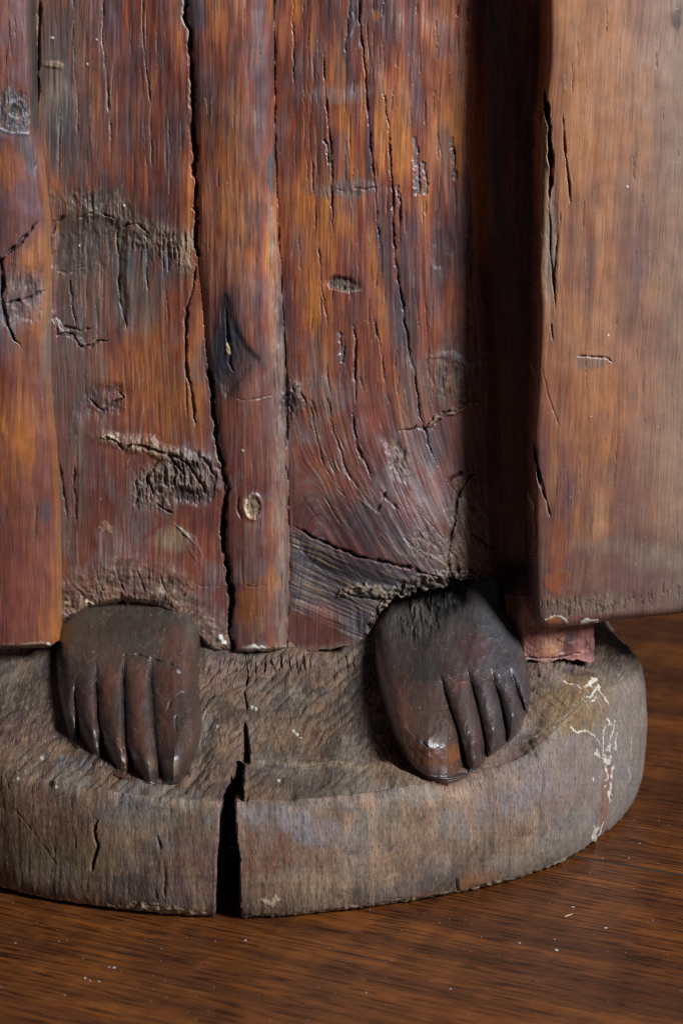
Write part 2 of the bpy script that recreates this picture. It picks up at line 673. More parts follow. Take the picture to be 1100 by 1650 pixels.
# soften the arris between wall and top
for _ in range(5):
    a = PB[nw - 9:nw + 9].copy()
    a[1:-1] = (a[:-2] + 2 * a[1:-1] + a[2:]) / 4
    PB[nw - 9:nw + 9] = a
UB, VB = project(PB)
FB = Field(UB, VB, 2)
arcpx = np.broadcast_to(arc[None, :] / 0.00027, UB.shape)
wall = np.zeros(UB.shape)
wall[:nw] = 1
wallm = 1 - sm(nw - 6, nw + 6, np.broadcast_to(np.arange(UB.shape[0])[:, None], UB.shape).astype(float))
zz = PB[..., 2]
FB.g = np.where(wall > 0, UB, UB + 0.25 * VB)
FB.gv = VB.copy()
FB.ks, FB.fib = 0.9, 0.8
# colours: grey-brown weathered wall, darker dirty top
FB.base(1, [GREYD * 0.9, GREY * 0.7, GREY * 0.95, BUFF * 0.85, BUFF * 1.1], 5, 70)
red = 0.5 + 0.9 * fbm(UB / 60, VB / 48, 4, 4)
FB.mix(np.array([0.15, 0.062, 0.038]), 0.42 * np.clip(red - 0.15, 0, 1))
FB.mix(np.array([0.13, 0.105, 0.10]), 0.4 * np.clip(fbm(UB / 70, VB / 40, 6, 4) * 1.9, 0, 1))
topm = 1 - wallm
FB.mix(GREYD * 0.9, topm * np.clip(0.42 + 0.8 * fbm(UB / 45, VB / 30, 3, 4), 0, 0.9))
FB.mix(np.array([0.085, 0.045, 0.028]), topm * np.clip(0.2 + 0.9 * fbm(UB / 36, VB / 36, 1, 4), 0, 0.7))
FB.mix(GREYD * np.array([0.75, 0.68, 0.6]), 0.30 * topm)
FB.c *= np.array([1.08, 0.97, 0.88])
FB.r[:] = 0.62
# patches with edges of their own: bare brown wood, grey crust, dark stain
pt = fbm(FB.wu / 52, FB.wv / 40, 6, 5)
FB.mix(np.array([0.135, 0.070, 0.040]), 0.55 * sm(0.10, 0.20, pt))
FB.mix(np.array([0.150, 0.122, 0.100]), 0.5 * sm(-0.12, -0.24, pt))
pt2 = fbm(FB.wu / 30, FB.wv / 24, 2, 5)
FB.mix(GREYD * 0.55, 0.6 * topm * sm(0.05, 0.22, pt2))
FB.mix(GREYD * 0.6, 0.4 * wallm * sm(0.22, 0.34, pt2))
# chisel cuts on the top and on the slope at the right
ca = UB * 0.8 - VB * 0.9 * np.where(UB > 600, 1, -1) + 14 * fbm(UB / 50, VB / 50, 2, 2)
cb = UB * 0.6 + VB * 1.2 + 20 * fbm(UB / 40, VB / 40, 5, 2)
sc = (ca / 17.0) % 1.0
gate = sm(-0.15, 0.2, fbm(UB / 46, VB / 34, 7, 3))
FB.h -= 1.25 * topm * gate * (sc - 0.5) ** 2 * 4 * np.clip(0.5 + vnoise(np.floor(ca / 17.0) * 3.7, cb / 38, 3), 0, 1)
rimk = np.exp(-((np.arange(UB.shape[0])[:, None] - nw) / 7.0) ** 2)
FB.h -= rimk * (0.9 + 2.4 * np.clip(fbm(arcpx / 42, arcpx * 0 + 2, 3, 4), -0.3, 1) + 1.5 * sm(0.2, 0.5, vnoise(arcpx / 16, arcpx * 0 + 5, 4)))
FB.mix(np.array([0.20, 0.175, 0.155]), 0.5 * wallm * sm(820, 980, UB))
# relief
FB.h += 1.0 * fbm(UB / 70, VB / 60, 1, 3) * (0.5 + topm)
FB.h += 0.30 * fbm(UB / 5, VB / 34, 3, 4) * wallm
FB.h += topm * (0.75 * fbm(UB / 14, VB / 10, 3, 4) + 0.35 * fbm(UB / 5, VB / 7, 5, 3))
FB.checks(150, -20, 1000, 1290, 1450, 8, 34, (0.7, 1.3), (0.3, 0.8), 0.05, GREYD * 0.5, 0.25, 21)
FB.checks(110, 330, 620, 1050, 1190, 6, 26, (0.7, 1.5), (0.4, 1.2), 0.25, GREYD * 0.45, 0.2, 22)
FB.checks(60, 0, 360, 1190, 1290, 8, 30, (0.7, 1.4), (0.3, 0.9), 0.8, GREYD * 0.5, 0.45, 23)
FB.checks(60, 400, 900, 1190, 1290, 8, 26, (0.7, 1.4), (0.3, 0.8), -0.6, GREYD * 0.5, 0.45, 24)
FB.checks(46, 840, 960, 1080, 1190, 14, 40, (0.9, 1.6), (0.4, 0.9), -1.1, GREYD * 0.6, 0.3, 25)
# named marks
FB.blob(470, 1330, 85, 26, np.array([0.15, 0.135, 0.15]), 0.75, 12)
FB.blob(430, 1375, 45, 50, np.array([0.155, 0.058, 0.030]), 0.75)
FB.blob(600, 1400, 130, 22, np.array([0.20, 0.125, 0.082]), 0.6, -6)
FB.blob(500, 1425, 60, 18, TAN, 0.4)
FB.blob(770, 1425, 40, 16, np.array([0.23, 0.085, 0.03]), 0.8, -18)
FB.blob(690, 1440, 26, 12, np.array([0.22, 0.08, 0.03]), 0.7, -12)
FB.blob(690, 1420, 40, 25, SLATE * 0.6, 0.6)
FB.blob(70, 1330, 95, 60, np.array([0.13, 0.052, 0.028]), 0.7, 20)
FB.blob(100, 1385, 90, 26, np.array([0.13, 0.10, 0.045]), 0.65)
FB.blob(210, 1310, 50, 22, np.array([0.13, 0.115, 0.11]), 0.7)
FB.blob(290, 1400, 60, 55, np.array([0.105, 0.045, 0.042]), 0.65)
FB.blob(195, 1430, 40, 22, SLATE * 0.55, 0.6)
FB.blob(205, 1345, 42, 26, TAN * 0.9, 0.5)
FB.blob(930, 1140, 60, 42, np.array([0.17, 0.095, 0.035]), 0.9, -25, rgh=0.4)
FB.blob(890, 1250, 85, 45, np.array([0.20, 0.135, 0.125]), 0.75, -30)
FB.blob(800, 1300, 90, 30, np.array([0.17, 0.14, 0.145]), 0.7, -18)
FB.blob(990, 1270, 30, 100, np.array([0.20, 0.165, 0.15]), 0.7, 5)
FB.blob(975, 1285, 9, 60, np.array([0.20, 0.075, 0.045]), 0.85, 4, 0.4, 0.5)
FB.blob(640, 1240, 70, 20, np.array([0.20, 0.13, 0.08]), 0.5)
FB.blob(915, 1068, 62, 16, np.array([0.16, 0.075, 0.06]), 0.85, -12, lump=5.0, ls=11)
FB.blob(945, 1058, 40, 14, INK * 1.6, 0.7, -25, lump=3.0, ls=9)
FB.blob(985, 1045, 26, 40, DARK, 0.8, 0, lump=2.0, ls=8)
FB.blob(50, 1130, 60, 55, GREYD * 0.5, 0.8)  # painted shadow to the left of the left-hand foot
FB.blob(30, 1180, 60, 22, np.array([0.10, 0.040, 0.036]), 0.7, lump=1.2)
FB.blob(115, 1228, 30, 10, SLATE * 1.4, 0.7, 8)
FB.blob(590, 1140, 38, 55, GREYD * 0.55, 0.8)  # shade left of the right-hand foot, put into the colour
FB.blob(480, 1180, 70, 26, np.array([0.15, 0.085, 0.045]), 0.6)
FB.blob(520, 1232, 90, 6, TAN, 0.55, 3, 0.5, 0.5, h=0.5)
FB.blob(500, 1265, 110, 14, np.array([0.10, 0.072, 0.055]), 0.6, 2)
FB.blob(350, 1085, 38, 30, np.array([0.16, 0.085, 0.07]), 0.7, lump=1.8, ls=7)
FB.blob(440, 1070, 90, 14, np.array([0.18, 0.105, 0.085]), 0.75, -2, lump=1.8, ls=8)
FB.blob(790, 1235, 80, 22, np.array([0.09, 0.05, 0.045]), 0.75, -24)
FB.blob(330, 1240, 30, 30, np.array([0.14, 0.075, 0.06]), 0.5, lump=0.8)
# carved hollow along the toes of the right-hand foot and a soft trench round both feet
for pts, w, d in (([(640, 1190), (690, 1262), (745, 1265), (815, 1222), (862, 1165)], 16, 2.2), ([(92, 1165), (130, 1235), (190, 1265), (262, 1278), (315, 1250), (335, 1180)], 12, 1.6)):
    dd, _ = poly_dist(UB, VB, spline(pts))
    FB.h -= d * np.exp(-(dd / w) ** 2)
FB.crack([(845, 1178), (858, 1200), (866, 1222), (875, 1240), (880, 1288)], 1.8, 2.2, DARK, 0.8, 3)
FB.crack([(157, 1318), (152, 1340), (158, 1365), (152, 1380), (148, 1405)], 3.0, 3.5, DARK, 0.8, 3, lip=TAN, lipside=1)
FB.crack([(252, 1340), (258, 1375), (265, 1405), (266, 1455)], 2.2, 2.4, DARK, 0.8, 3, lip=TAN, lipside=1)
FB.crack([(276, 1300), (270, 1330), (272, 1360)], 1.5, 1.5, DARK, 0.7, 2)
FB.crack([(735, 1415), (737, 1440)], 2.2, 2.0, INK, 0.8, 1)
FB.crack([(396, 1052), (399, 1085), (394, 1115), (398, 1142), (394, 1166)], 2.2, 3.5, DARK, 0.8, 4)
FB.crack([(402, 1202), (430, 1196)], 0.9, 1.0, DARK, 0.7, 1)
FB.crack([(425, 1150), (440, 1175), (455, 1215), (462, 1240)], 1.2, 1.0, DARK, 0.6, 2)
FB.crack([(400, 1232), (470, 1236), (560, 1228)], 1.6, 1.0, DARK, 0.5, 3)
FB.crack([(20, 1300), (60, 1350), (95, 1400)], 1.2, 0.6, DARK, 0.5, 3)
FB.crack([(540, 1060), (536, 1090), (541, 1110)], 1.4, 1.5, DARK, 0.7, 2)
FB.crack([(452, 1060), (456, 1085)], 1.4, 1.5, DARK, 0.7, 2)
for x in range(400, 600, 13):
    FB.crack([(x, 1052), (x + rng.normal() * 3, 1063), (x + rng.normal() * 4, 1074 + rng.random() * 16)], 1.5, 1.7, DARK, 0.7, 2)
# fresh splintered foot of the block
low = np.clip((0.0036 + 0.0016 * fbm(UB / 22, VB * 0, 2, 3) + 0.004 * np.exp(-((UB - 245) / 75) ** 2) - zz) / 0.0012, 0, 1) * wall
FB.mix(PALE * 0.72, low * np.clip(0.62 + 0.9 * fbm(UB / 7, VB / 5, 2, 3), 0, 1))
FB.h += low * 0.9 * fbm(UB / 6, VB / 5, 4, 3)
FB.h -= 1.6 * np.clip((0.003 - zz) / 0.003, 0, 1) * wall * (0.6 + 0.6 * fbm(UB / 30, VB * 0, 5, 3))
FB.stroke([(424, 1452), (436, 1458), (445, 1448)], 5, PALE, 0.6, 0.3)
FB.stroke([(620, 1418), (640, 1410)], 3, TAN, 0.5, 0.1)
# flaked white paint on the corner of the block
PAINT = [([(908, 1099), (924, 1102)], 2.2), ([(930, 1101), (938, 1106)], 3), ([(946, 1104), (954, 1096), (960, 1091)], 2.4), ([(955, 1101), (963, 1094)], 3.6),
         ([(958, 1112), (953, 1122)], 3.4), ([(964, 1108), (959, 1117)], 3.2), ([(949, 1120), (946, 1124)], 2.6), ([(961, 1126), (957, 1131)], 3), ([(966, 1100), (971, 1116), (976, 1130), (984, 1136)], 2.3),
         ([(967, 1104), (970, 1110)], 3.4), ([(923, 1175), (929, 1182), (938, 1178), (952, 1180), (957, 1184)], 2.4), ([(956, 1182), (964, 1200)], 1.6), ([(977, 1160), (981, 1166)], 3), ([(977, 1170), (972, 1190), (971, 1208), (976, 1222)], 1.6),
         ([(991, 1164), (985, 1186), (979, 1210)], 1.8), ([(995, 1182), (989, 1196), (990, 1210)], 2.2), ([(962, 1211), (963, 1220)], 3.2), ([(970, 1224), (977, 1230), (984, 1224)], 4.4), ([(976, 1232), (979, 1246), (977, 1260)], 2.6),
         ([(987, 1234), (986, 1252)], 2.4), ([(983, 1262), (982, 1296)], 1.5), ([(955, 1257)], 2.6), ([(966, 1253)], 2), ([(975, 1266)], 2), ([(984, 1200), (983, 1214)], 2),
         ([(961, 1334), (958, 1346), (960, 1357)], 3.8), ([(968, 1338), (966, 1352)], 3.4), ([(972, 1325), (968, 1345)], 1.5), ([(1017, 1192), (1016, 1222)], 1.2), ([(1015, 1235), (1012, 1260)], 0.9)]
for pts, w in PAINT:
    FB.stroke(pts, w * 0.7, WHITE * np.array([0.9, 0.86, 0.8]), 0.8, 0.12, 4.5, 0.6)
for p in [(479, 1181), (474, 1176), (484, 1187), (405, 1140), (412, 1142), (448, 1255), (350, 1170), (27, 1255), (68, 1220), (90, 1268), (745, 1252)]:
    FB.stroke([p], 2.4, WHITE * 0.8, 0.85, 0.2, 1)
FB.specks(120, 0, 350, 1060, 1260, 31)
FB.specks(110, 380, 900, 1060, 1290, 32)
FB.specks(60, 0, 1000, 1280, 1480, 33)
# displacement along the normals, then the split through the block
du = np.gradient(PB, axis=1)
dv = np.gradient(PB, axis=0)
nrm = np.cross(du, dv)
nrm /= np.maximum(np.linalg.norm(nrm, axis=-1, keepdims=True), 1e-12)
PB2 = PB + nrm * (FB.h / 1000.0)[..., None]
PB2[0, :, 2] = 0.0006
PB2[..., 2] = np.maximum(PB2[..., 2], 0.0006)
GAP = [(381, 1228), (368, 1268), (354, 1290), (353, 1340), (349, 1400), (347, 1500), (387, 1500), (385, 1440), (386, 1385), (380, 1345), (378, 1292), (391, 1287), (393, 1236), (388, 1229)]
SLIT = [(394, 1160), (391, 1200), (390, 1229), (402, 1231), (402, 1203), (397, 1175)]
wob = 1.6 * fbm(UB / 9, VB / 9, 3, 3)
visible = (wall > 0) | (VB > 1100)
near = (np.abs(UB - 375) < 60) & (VB > 1140) & visible & (PB[..., 1] < 0.03)
sd = np.full(UB.shape, -99.0)
sd[near] = np.maximum(poly_sd(UB[near], VB[near], GAP), poly_sd(UB[near], VB[near], SLIT)) + wob[near]
push = np.where(UB > 372, 0.12 * sm(-1.2, 1.0, sd) + 0.88 * sm(2.0, 9.0, sd + 2.0 * fbm(UB / 6, VB / 22, 6, 3)), sm(-1.2, 1.6, sd))
deep = lerp(0.050, 0.085, sm(1180, 1300, VB))
PB2[..., 1] += push * deep
PB2[..., 2] = np.maximum(PB2[..., 2] - push * 0.022 * sm(0.0, 0.04, zz), 0.0006)
rim = np.exp(-((sd + 5) / 3.0) ** 2) * near
FB.mix(np.array([0.19, 0.11, 0.085]), 0.5 * rim * (UB > 365))
FB.mix(np.array([0.085, 0.04, 0.06]), 0.55 * rim * (UB <= 365))
FB.mix(np.array([0.10, 0.045, 0.025]), 0.8 * sm(0, 3, sd))
FB.mix(DARK * 0.8, sm(6, 10, sd))
FB.c *= 1.16
gcB = np.stack([np.where(wall > 0, arcpx, FB.g), FB.gv, topm * 3], -1)
grid_mesh('pedestal', PB2[::-1], FB.c[::-1], FB.r[::-1], gcB[::-1], M_BASE, statue)


def base_y(u, v):
    """world y where the pixel ray meets the top of the base"""
    y = np.full(np.shape(u), -0.06)
    d = ray(u, v)
    for _ in range(40):
        t = (y - CAM[1]) / d[..., 1]
        P = CAM + d * t[..., None]
        zt = top_z(P[..., 0], P[..., 1])
        yn = CAM[1] + d[..., 1] * (zt - CAM[2]) / d[..., 2]
        y = np.clip(y * 0.6 + yn * 0.4, YF - 0.02, 0.12)
    return y


# ---- robe
HEM = curve([(-200, 1040), (60, 1040), (92, 1014), (110, 1000), (150, 980), (200, 968), (240, 974), (280, 992), (312, 1018), (335, 1046), (350, 1054), (376, 1053), (390, 1052), (460, 1047), (500, 1050), (560, 1042), (585, 1030), (600, 1012), (615, 985), (640, 962), (690, 950), (735, 935), (780, 938), (815, 960), (835, 1000), (850, 1040), (1100, 1050)])
us = np.arange(-60, 960, STEP)
ts = np.concatenate([np.linspace(-0.32, -0.01, 24), np.linspace(0, 1, int(1180 / STEP))])
UR = np.broadcast_to(us[None, :], (len(ts), len(us))).copy()
rg = np.where((UR < 345) & (UR > 90), 1.0, 0.25) + np.exp(-((UR - 690) / 75) ** 4) * 1.6
hem = HEM(UR) + 3.0 * fbm(UR / 13, UR * 0 + 3, 1, 3) + 7.0 * rg * fbm(UR / 9, UR * 0 + 7, 3, 4)
VR = -130 + (hem + 130) * ts[:, None]
FR = Field(UR, VR, 1)
FR.fib = 0.75
U, V = UR, VR
XA = curve([(-200, 296), (0, 297), (60, 306), (200, 313), (420, 319), (500, 327), (560, 331), (600, 336), (700, 350), (780, 362), (850, 360), (950, 370), (1100, 372)])   # groove between the left fold and the rounded fold
XB = curve([(-200, 441), (0, 441), (200, 441), (330, 446), (450, 452), (560, 458), (700, 462), (900, 466), (1100, 460)])  # right edge of the rounded fold
xa, xb = XA(V), XB(V)
inA, inB, inC = U < xa, (U >= xa) & (U < xb), U >= xb
# grain flow: on the broad fold the fibres sweep to the right lower down
swp = 95 * np.clip((V - 590) / 300, 0, 1.3) ** 2 * sm(0, 60, U - xb) * (1 - sm(700, 850, U))
swa = 4 * np.sin(V / 190.0) + 5 * fbm(U / 160, V / 260, 3, 2)
FR.g = U - swp + swa
FR.gv = V + 0.4 * swp
# big form (metres of depth, + away from the camera)
YR = np.zeros(U.shape)
fa = (U - 60) / (xa - 60)
YR += np.where(inA, 0.0055 - 0.0025 * np.sin(np.clip(fa, 0, 1) * math.pi) - 0.0065 * sm(0.55, 1.0, fa), 0)
fb = np.clip((U - xa) / (xb - xa), 0, 1)
bulge = np.sqrt(np.clip(1 - (2 * fb - 1.0) ** 2, 0, 1)) ** 1.15
YR += np.where(inB, 0.0025 - 0.0090 * bulge - 0.002 * sm(0.25, 0.0, fb), 0)
fc = U - xb
YR += np.where(inC, 0.0035 - 0.0045 * np.sin(np.clip(fc / 330, 0, 1) * math.pi) + 0.048 * sm(318, 450, fc), 0)
# the broad fold rolls forward over the instep
YR -= 0.010 * np.exp(-((U - 640) / 110) ** 2) * sm(640, 900, V)
YR += 0.010 * np.exp(-((U - 700) / 70) ** 2 - ((V - 985) / 45) ** 2)
YR -= 0.0045 * np.exp(-((U - 215) / 90) ** 2 - ((V - 930) / 60) ** 2)
YR -= 0.003 * np.exp(-((U - 240) / 90) ** 2 - ((V - 770) / 60) ** 2)
YR += 0.0035 * np.exp(-((U - 190) / 120) ** 2 - ((V - 440) / 100) ** 2)
# colour
FR.base(0, [PLUM * 0.6, PLUM * 1.1, RED * 0.75, RED * 1.15, np.array([0.29, 0.078, 0.024]), ORANGE * 1.05, AMBER * 0.95], 12, 170)
FR.mix(PLUM * 1.1, 0.55 * inA * np.clip(0.35 + fbm(U / 40, V / 90, 5, 3) * 1.3, 0, 1) * sm(250, 60, U))
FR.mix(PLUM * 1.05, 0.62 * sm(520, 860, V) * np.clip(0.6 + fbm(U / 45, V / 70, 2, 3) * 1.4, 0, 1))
FR.mix(np.array([0.11, 0.066, 0.072]), 0.55 * np.clip(fbm(U / 30, V / 80, 7, 4) * 1.8 - 0.1, 0, 1))
FR.mix(SLATE * 0.8, 0.5 * np.clip(fbm(FR.g / 14, V / 120, 3, 3) * 2.2 - 0.45, 0, 1))
FR.mix(AMBER * 0.85, 0.45 * np.clip(fbm(FR.g / 9, V / 90, 6, 3) * 2.4 - 0.8, 0, 1) * sm(800, 450, V))
FR.mix(np.array([0.15, 0.034, 0.016]), 0.5 * inA * np.clip(0.4 + fbm(FR.g / 13, V / 120, 2, 3) * 2, 0, 1))
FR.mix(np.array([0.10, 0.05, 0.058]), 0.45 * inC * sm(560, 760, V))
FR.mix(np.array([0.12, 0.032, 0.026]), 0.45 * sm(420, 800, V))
FR.mix(PLUM * 1.25, 0.30 * np.clip(0.7 + fbm(U / 50, V / 80, 4, 3), 0, 1))
wear = sm(0.02, 0.30, fbm(FR.wu / 34, FR.wv / 46, 5, 5)) * sm(430, 640, V) * np.clip(0.6 + 1.2 * fbm(FR.g / 3.0, FR.gv / 34, 6, 3), 0, 1)
FR.mix(np.array([0.135, 0.105, 0.098]), 0.62 * wear)
FR.r[:] = 0.36 + 0.10 * fbm(U / 30, V / 40, 2, 3) + 0.12 * wear
# texture relief
FR.h += 0.9 * fbm(U / 60, V / 110, 3, 3) + 0.30 * fbm(FR.g / 6, V / 110, 1, 4) + 0.10 * fbm(FR.g / 2.6, V / 60, 2, 2)
# long grooves between the folds
FR.crack(list(zip(XA(np.arange(-130, 430, 30)), np.arange(-130, 430, 30))), 4.2, 8, DARK, 0.6, 6, False, lip=PALE * 0.8, lipside=-1)
FR.crack([(318, 420), (314, 455), (303, 500), (298, 545), (301, 590), (310, 640), (317, 690)], 3.2, 4.0, DARK, 0.6, 4, True, lip=TAN, lipside=-1)
FR.crack([(335, 598), (343, 640), (350, 700), (358, 760), (366, 785), (358, 840), (362, 900), (370, 950), (372, 1000), (373, 1060)], 4.2, 12, INK, 0.8, 6, False, lip=TAN * 0.8, lipside=-1)
FR.crack([(368, 780), (360, 830), (362, 860)], 5.5, 9, INK, 0.9, 3, True)
FR.crack(list(zip(XB(np.arange(-130, 640, 30)) + 1, np.arange(-130, 640, 30))), 1.9, 3.0, DARK, 0.7, 3, False)
FR.crack([(459, 560), (462, 640), (460, 720), (463, 800), (465, 850)], 2.6, 4.0, INK, 0.85, 3, True)
FR.crack([(462, 840), (466, 900), (463, 980), (460, 1050)], 3.5, 2.4, GREYD, 0.5, 4, False)
# lit right-facing side of the rounded fold, painted as a pale rough strip
strip = np.exp(-((U - xb + 10) / (4 + 8 * sm(250, 560, V))) ** 2) * sm(180, 380, V)
FR.mix(GREY * 1.1, strip * np.clip(0.55 + 0.9 * fbm(U / 3, V / 34, 2, 3), 0, 1) * 0.85)
FR.h -= strip * (0.6 + 1.1 * fbm(U / 4, V / 30, 4, 3))
FR.r = lerp(FR.r, 0.62, strip)
# left fold: old weathered patches and broken ledges
FR.blob(135, 150, 48, 190, DARK * 1.6, 0.5, 0, 0.5, 1, 0, 0.5, 0.6)
FR.blob(170, 420, 110, 110, GREYD * 0.6, 0.55, 0, 0.4, 1.5, 0, 0.5, 0.6)
FR.blob(90, 140, 45, 160, GREYD * 1.1, 0.75, 0, 0.5, 1, 0, 0.6, 0.5)
FR.blob(95, 165, 22, 60, GREY * 1.2, 0.75, 0, 0.5, 1, 0.5, 0.6, 0.8)
FR.blob(110, 220, 30, 60, SLATE * 0.5, 0.75, 0, 0.5, 1, -0.4, 0.6)
FR.blob(150, 330, 70, 26, GREYD * 0.8, 0.8, 8, 0.5, 1, 0, 0.6, 0.4, 2.0, 12)
FR.blob(240, 385, 75, 32, GREY * 0.85, 0.75, 10, 0.5, 1, 0, 0.65, 0.9, 2.2, 10)
FR.blob(140, 400, 65, 50, GREYD * 0.75, 0.85, 0, 0.5, 1, 0, 0.55, 0.5, 1.0, 12)
FR.blob(240, 430, 70, 30, SLATE * 0.95, 0.7, 0, 0.5, 1, 0, 0.5, 0.9)
FR.blob(300, 410, 14, 30, TAN, 0.7, 8, 0.5, 1, 0.8, 0.7, 0.6, 1.5, 6)
FR.blob(220, 490, 40, 50, GREY * 0.75, 0.65, 0, 0.5, 1, 0, 0.6, 0.6)
FR.blob(150, 500, 60, 45, np.array([0.09, 0.045, 0.04]), 0.6)
FR.blob(170, 480, 12, 60, RED, 0.7)
ledge = poly_sd(FR.wu, FR.wv, [(86, 348), (120, 338), (185, 350), (200, 378), (205, 525), (165, 545), (140, 558), (110, 540), (84, 515)])
FR.h -= 2.2 * sm(-4, 9, ledge) * sm(330, 380, V)
FR.mix(GREYD * 0.75, 0.55 * sm(-6, 10, ledge) * np.clip(0.6 + fbm(U / 5, V / 60, 3, 4) * 1.3, 0, 1))
FR.crack([(86, 380), (92, 356), (104, 346)], 5, 4, INK, 0.7, 4)
FR.crack([(84, 505), (92, 540), (112, 538), (128, 556), (145, 558), (165, 546), (182, 543)], 2.6, 3.2, INK, 0.75, 9)
FR.crack([(100, 522), (125, 530), (150, 526)], 2.6, 2.4, DARK, 0.6, 9)
FR.crack([(112, 440), (116, 490), (124, 530)], 2.0, 2.0, DARK, 0.8, 3)
FR.crack([(86, 436), (112, 440), (140, 428)], 1.6, 1.4, GREYD, 0.6, 5, lip=TAN)
FR.crack([(190, 360), (191, 440), (196, 500), (205, 530)], 2.2, 2.6, DARK, 0.8, 3, lip=TAN, lipside=-1)
FR.crack([(234, 360), (236, 420), (240, 470)], 1.8, 2.0, DARK, 0.8, 3, lip=TAN, lipside=-1)
FR.crack([(196, 368), (205, 360), (225, 362), (240, 378)], 2.6, 2.6, DARK, 0.8, 3)
FR.crack([(125, 350), (160, 340), (185, 352), (190, 362)], 2.0, 1.6, GREYD, 0.7, 4, lip=SLATE * 1.5)
for x in (262, 270, 279, 287):
    FR.crack([(x, 370 + rng.random() * 20), (x + 2, 420 + rng.random() * 30)], 1.8, 1.6, DARK, 0.7, 2)
FR.crack([(165, -130), (166, 60), (172, 140), (178, 200), (181, 245)], 1.7, 1.6, DARK, 0.6, 2, True, lip=PALE * 0.9, lipside=-1)
FR.crack([(228, -130), (230, 40), (235, 110), (242, 165), (246, 300)], 1.4, 1.0, DARK, 0.6, 2, True, lip=TAN, lipside=-1)
FR.crack([(272, 180), (274, 260), (272, 330)], 1.3, 0.9, DARK, 0.6, 2, True, lip=TAN, lipside=-1)
FR.crack([(120, -60), (118, 60), (124, 150), (130, 280)], 1.5, 1.0, GREYD, 0.6, 3, True, lip=TAN, lipside=1)
FR.crack([(58, -130), (64, 0), (62, 120), (58, 220)], 3.0, 4.0, INK, 0.8, 3, True, lip=TAN, lipside=-1)
FR.crack([(98, 165), (96, 260), (95, 300)], 1.4, 1.0, GREYD, 0.6, 3, lip=TAN, lipside=-1)
FR.blob(85, 104, 16, 6, TAN, 0.7, 0, 0.4, 0.6, 0.8)
# middle of the left fold
FR.blob(120, 620, 45, 95, GREYD * 0.9, 0.7, 0, 0.5, 1, 0, 0.6, 0.6)
FR.blob(165, 648, 38, 24, np.array([0.07, 0.04, 0.042]), 0.85, -20, 0.5, 1, -1.2, 0.55, 0, 1.8, 10)
FR.crack([(140, 640), (165, 660), (200, 640), (188, 628)], 2.2, 2.4, INK, 0.7, 4)
FR.blob(235, 600, 55, 60, ORANGE, 0.45)
FR.blob(280, 650, 40, 50, AMBER * 0.8, 0.45)
FR.blob(115, 790, 30, 110, GREYD * 1.0, 0.6, 0, 0.5, 1, 0, 0.6, 0.7)
FR.crack([(95, 740), (104, 800), (108, 840)], 2.4, 2.8, INK, 0.8, 3)
FR.crack([(120, 750), (122, 845)], 2.4, 2.6, INK, 0.8, 3)
FR.blob(245, 722, 80, 12, TAN * 0.8, 0.75, 12, 0.5, 1, 1.6, 0.7, 0.8, 2.2, 7)
FR.crack([(165, 703), (190, 712), (200, 730), (212, 715), (240, 722), (290, 738), (312, 752)], 3.0, 3.4, DARK, 0.7, 5)
FR.stroke([(166, 702), (182, 705), (192, 713)], 3, PALE, 0.75, 0.9, 2)
FR.blob(305, 765, 48, 40, GREYD * 1.1, 0.85, 10, 0.5, 1, 1.0, 0.65, 0.4, 4.6, 12)
FR.blob(250, 790, 36, 36, GREY * 0.95, 0.75, 20, 0.5, 1, -0.3, 0.65, 0.7, 3.0, 8)
FR.blob(310, 800, 34, 14, SLATE * 0.45, 0.9, 0, 0.5, 1, -1.4, 0.5, 0, 2.4, 9)
for a, b in (((222, 770), (216, 815)), ((236, 768), (246, 800)), ((255, 740), (240, 790)), ((270, 730), (300, 770)), ((300, 740), (330, 790)), ((320, 730), (345, 770)), ((250, 810), (280, 830))):
    FR.crack([a, ((a[0] + b[0]) / 2 + rng.normal() * 5, (a[1] + b[1]) / 2), b], 3.0, 3.0, DARK, 0.6, 5, lip=TAN, lipside=-1)
FR.blob(276, 870, 32, 18, np.array([0.22, 0.15, 0.085]), 0.75, 0, 0.5, 1, 0.3, 0.65, 0.6)
for k in range(7):
    FR.stroke([(278 + 6 * k, 842 + 4 * k), (300 + 4 * k, 862 + 5 * k), (306 + 3 * k, 890 + 4 * k)], 1.3, GREY, 0.6, 0.25)
FR.stroke([(166, 846), (175, 851)], 8, TAN, 0.75, 0.3, 4)
FR.blob(150, 850, 40, 25, RED * 0.7, 0.4)
FR.blob(320, 900, 22, 45, np.array([0.20, 0.045, 0.02]), 0.6, 15)
# frayed rim above the left-hand foot
rimd = HEM(U) - V
fr = inA * sm(95, 20, rimd + 22 * fbm(U / 30, V / 30, 3, 3)) * (U > 70)
ang = (U - 205) / np.maximum(1100 - V, 40)
ff = 0.6 * fbm(ang * 30 + 2.2 * fbm(U / 30, V / 22, 6, 3), V / 30, 4, 4) + 0.5 * fbm(U / 9, V / 7, 2, 4)
FR.mix(BUFF * 0.75, fr * np.clip(0.5 + 1.1 * ff, 0, 1))
FR.mix(np.array([0.16, 0.07, 0.045]), 0.6 * inA * sm(26, 4, rimd) * np.clip(0.4 + fbm(U / 14, V / 9, 2, 3) * 1.6, 0, 1))
rga = 1 - 2.4 * np.abs(fbm(ang * 24 + 1.6 * fbm(U / 26, V / 20, 7, 3), V / 26, 1, 4))
FR.h += fr * (0.5 * ff + 0.45 * (rga - 0.5) + 1.9 * fbm(U / 26, V / 16, 5, 4))
FR.mix(DARK, 0.5 * fr * sm(0.4, 0.0, rga))
FR.mix(TAN, 0.4 * fr * sm(0.7, 0.95, rga))
FR.r = lerp(FR.r, 0.75, fr)
FR.h -= 6.0 * inA * np.clip(1 - rimd / 9.0, 0, 1) ** 2
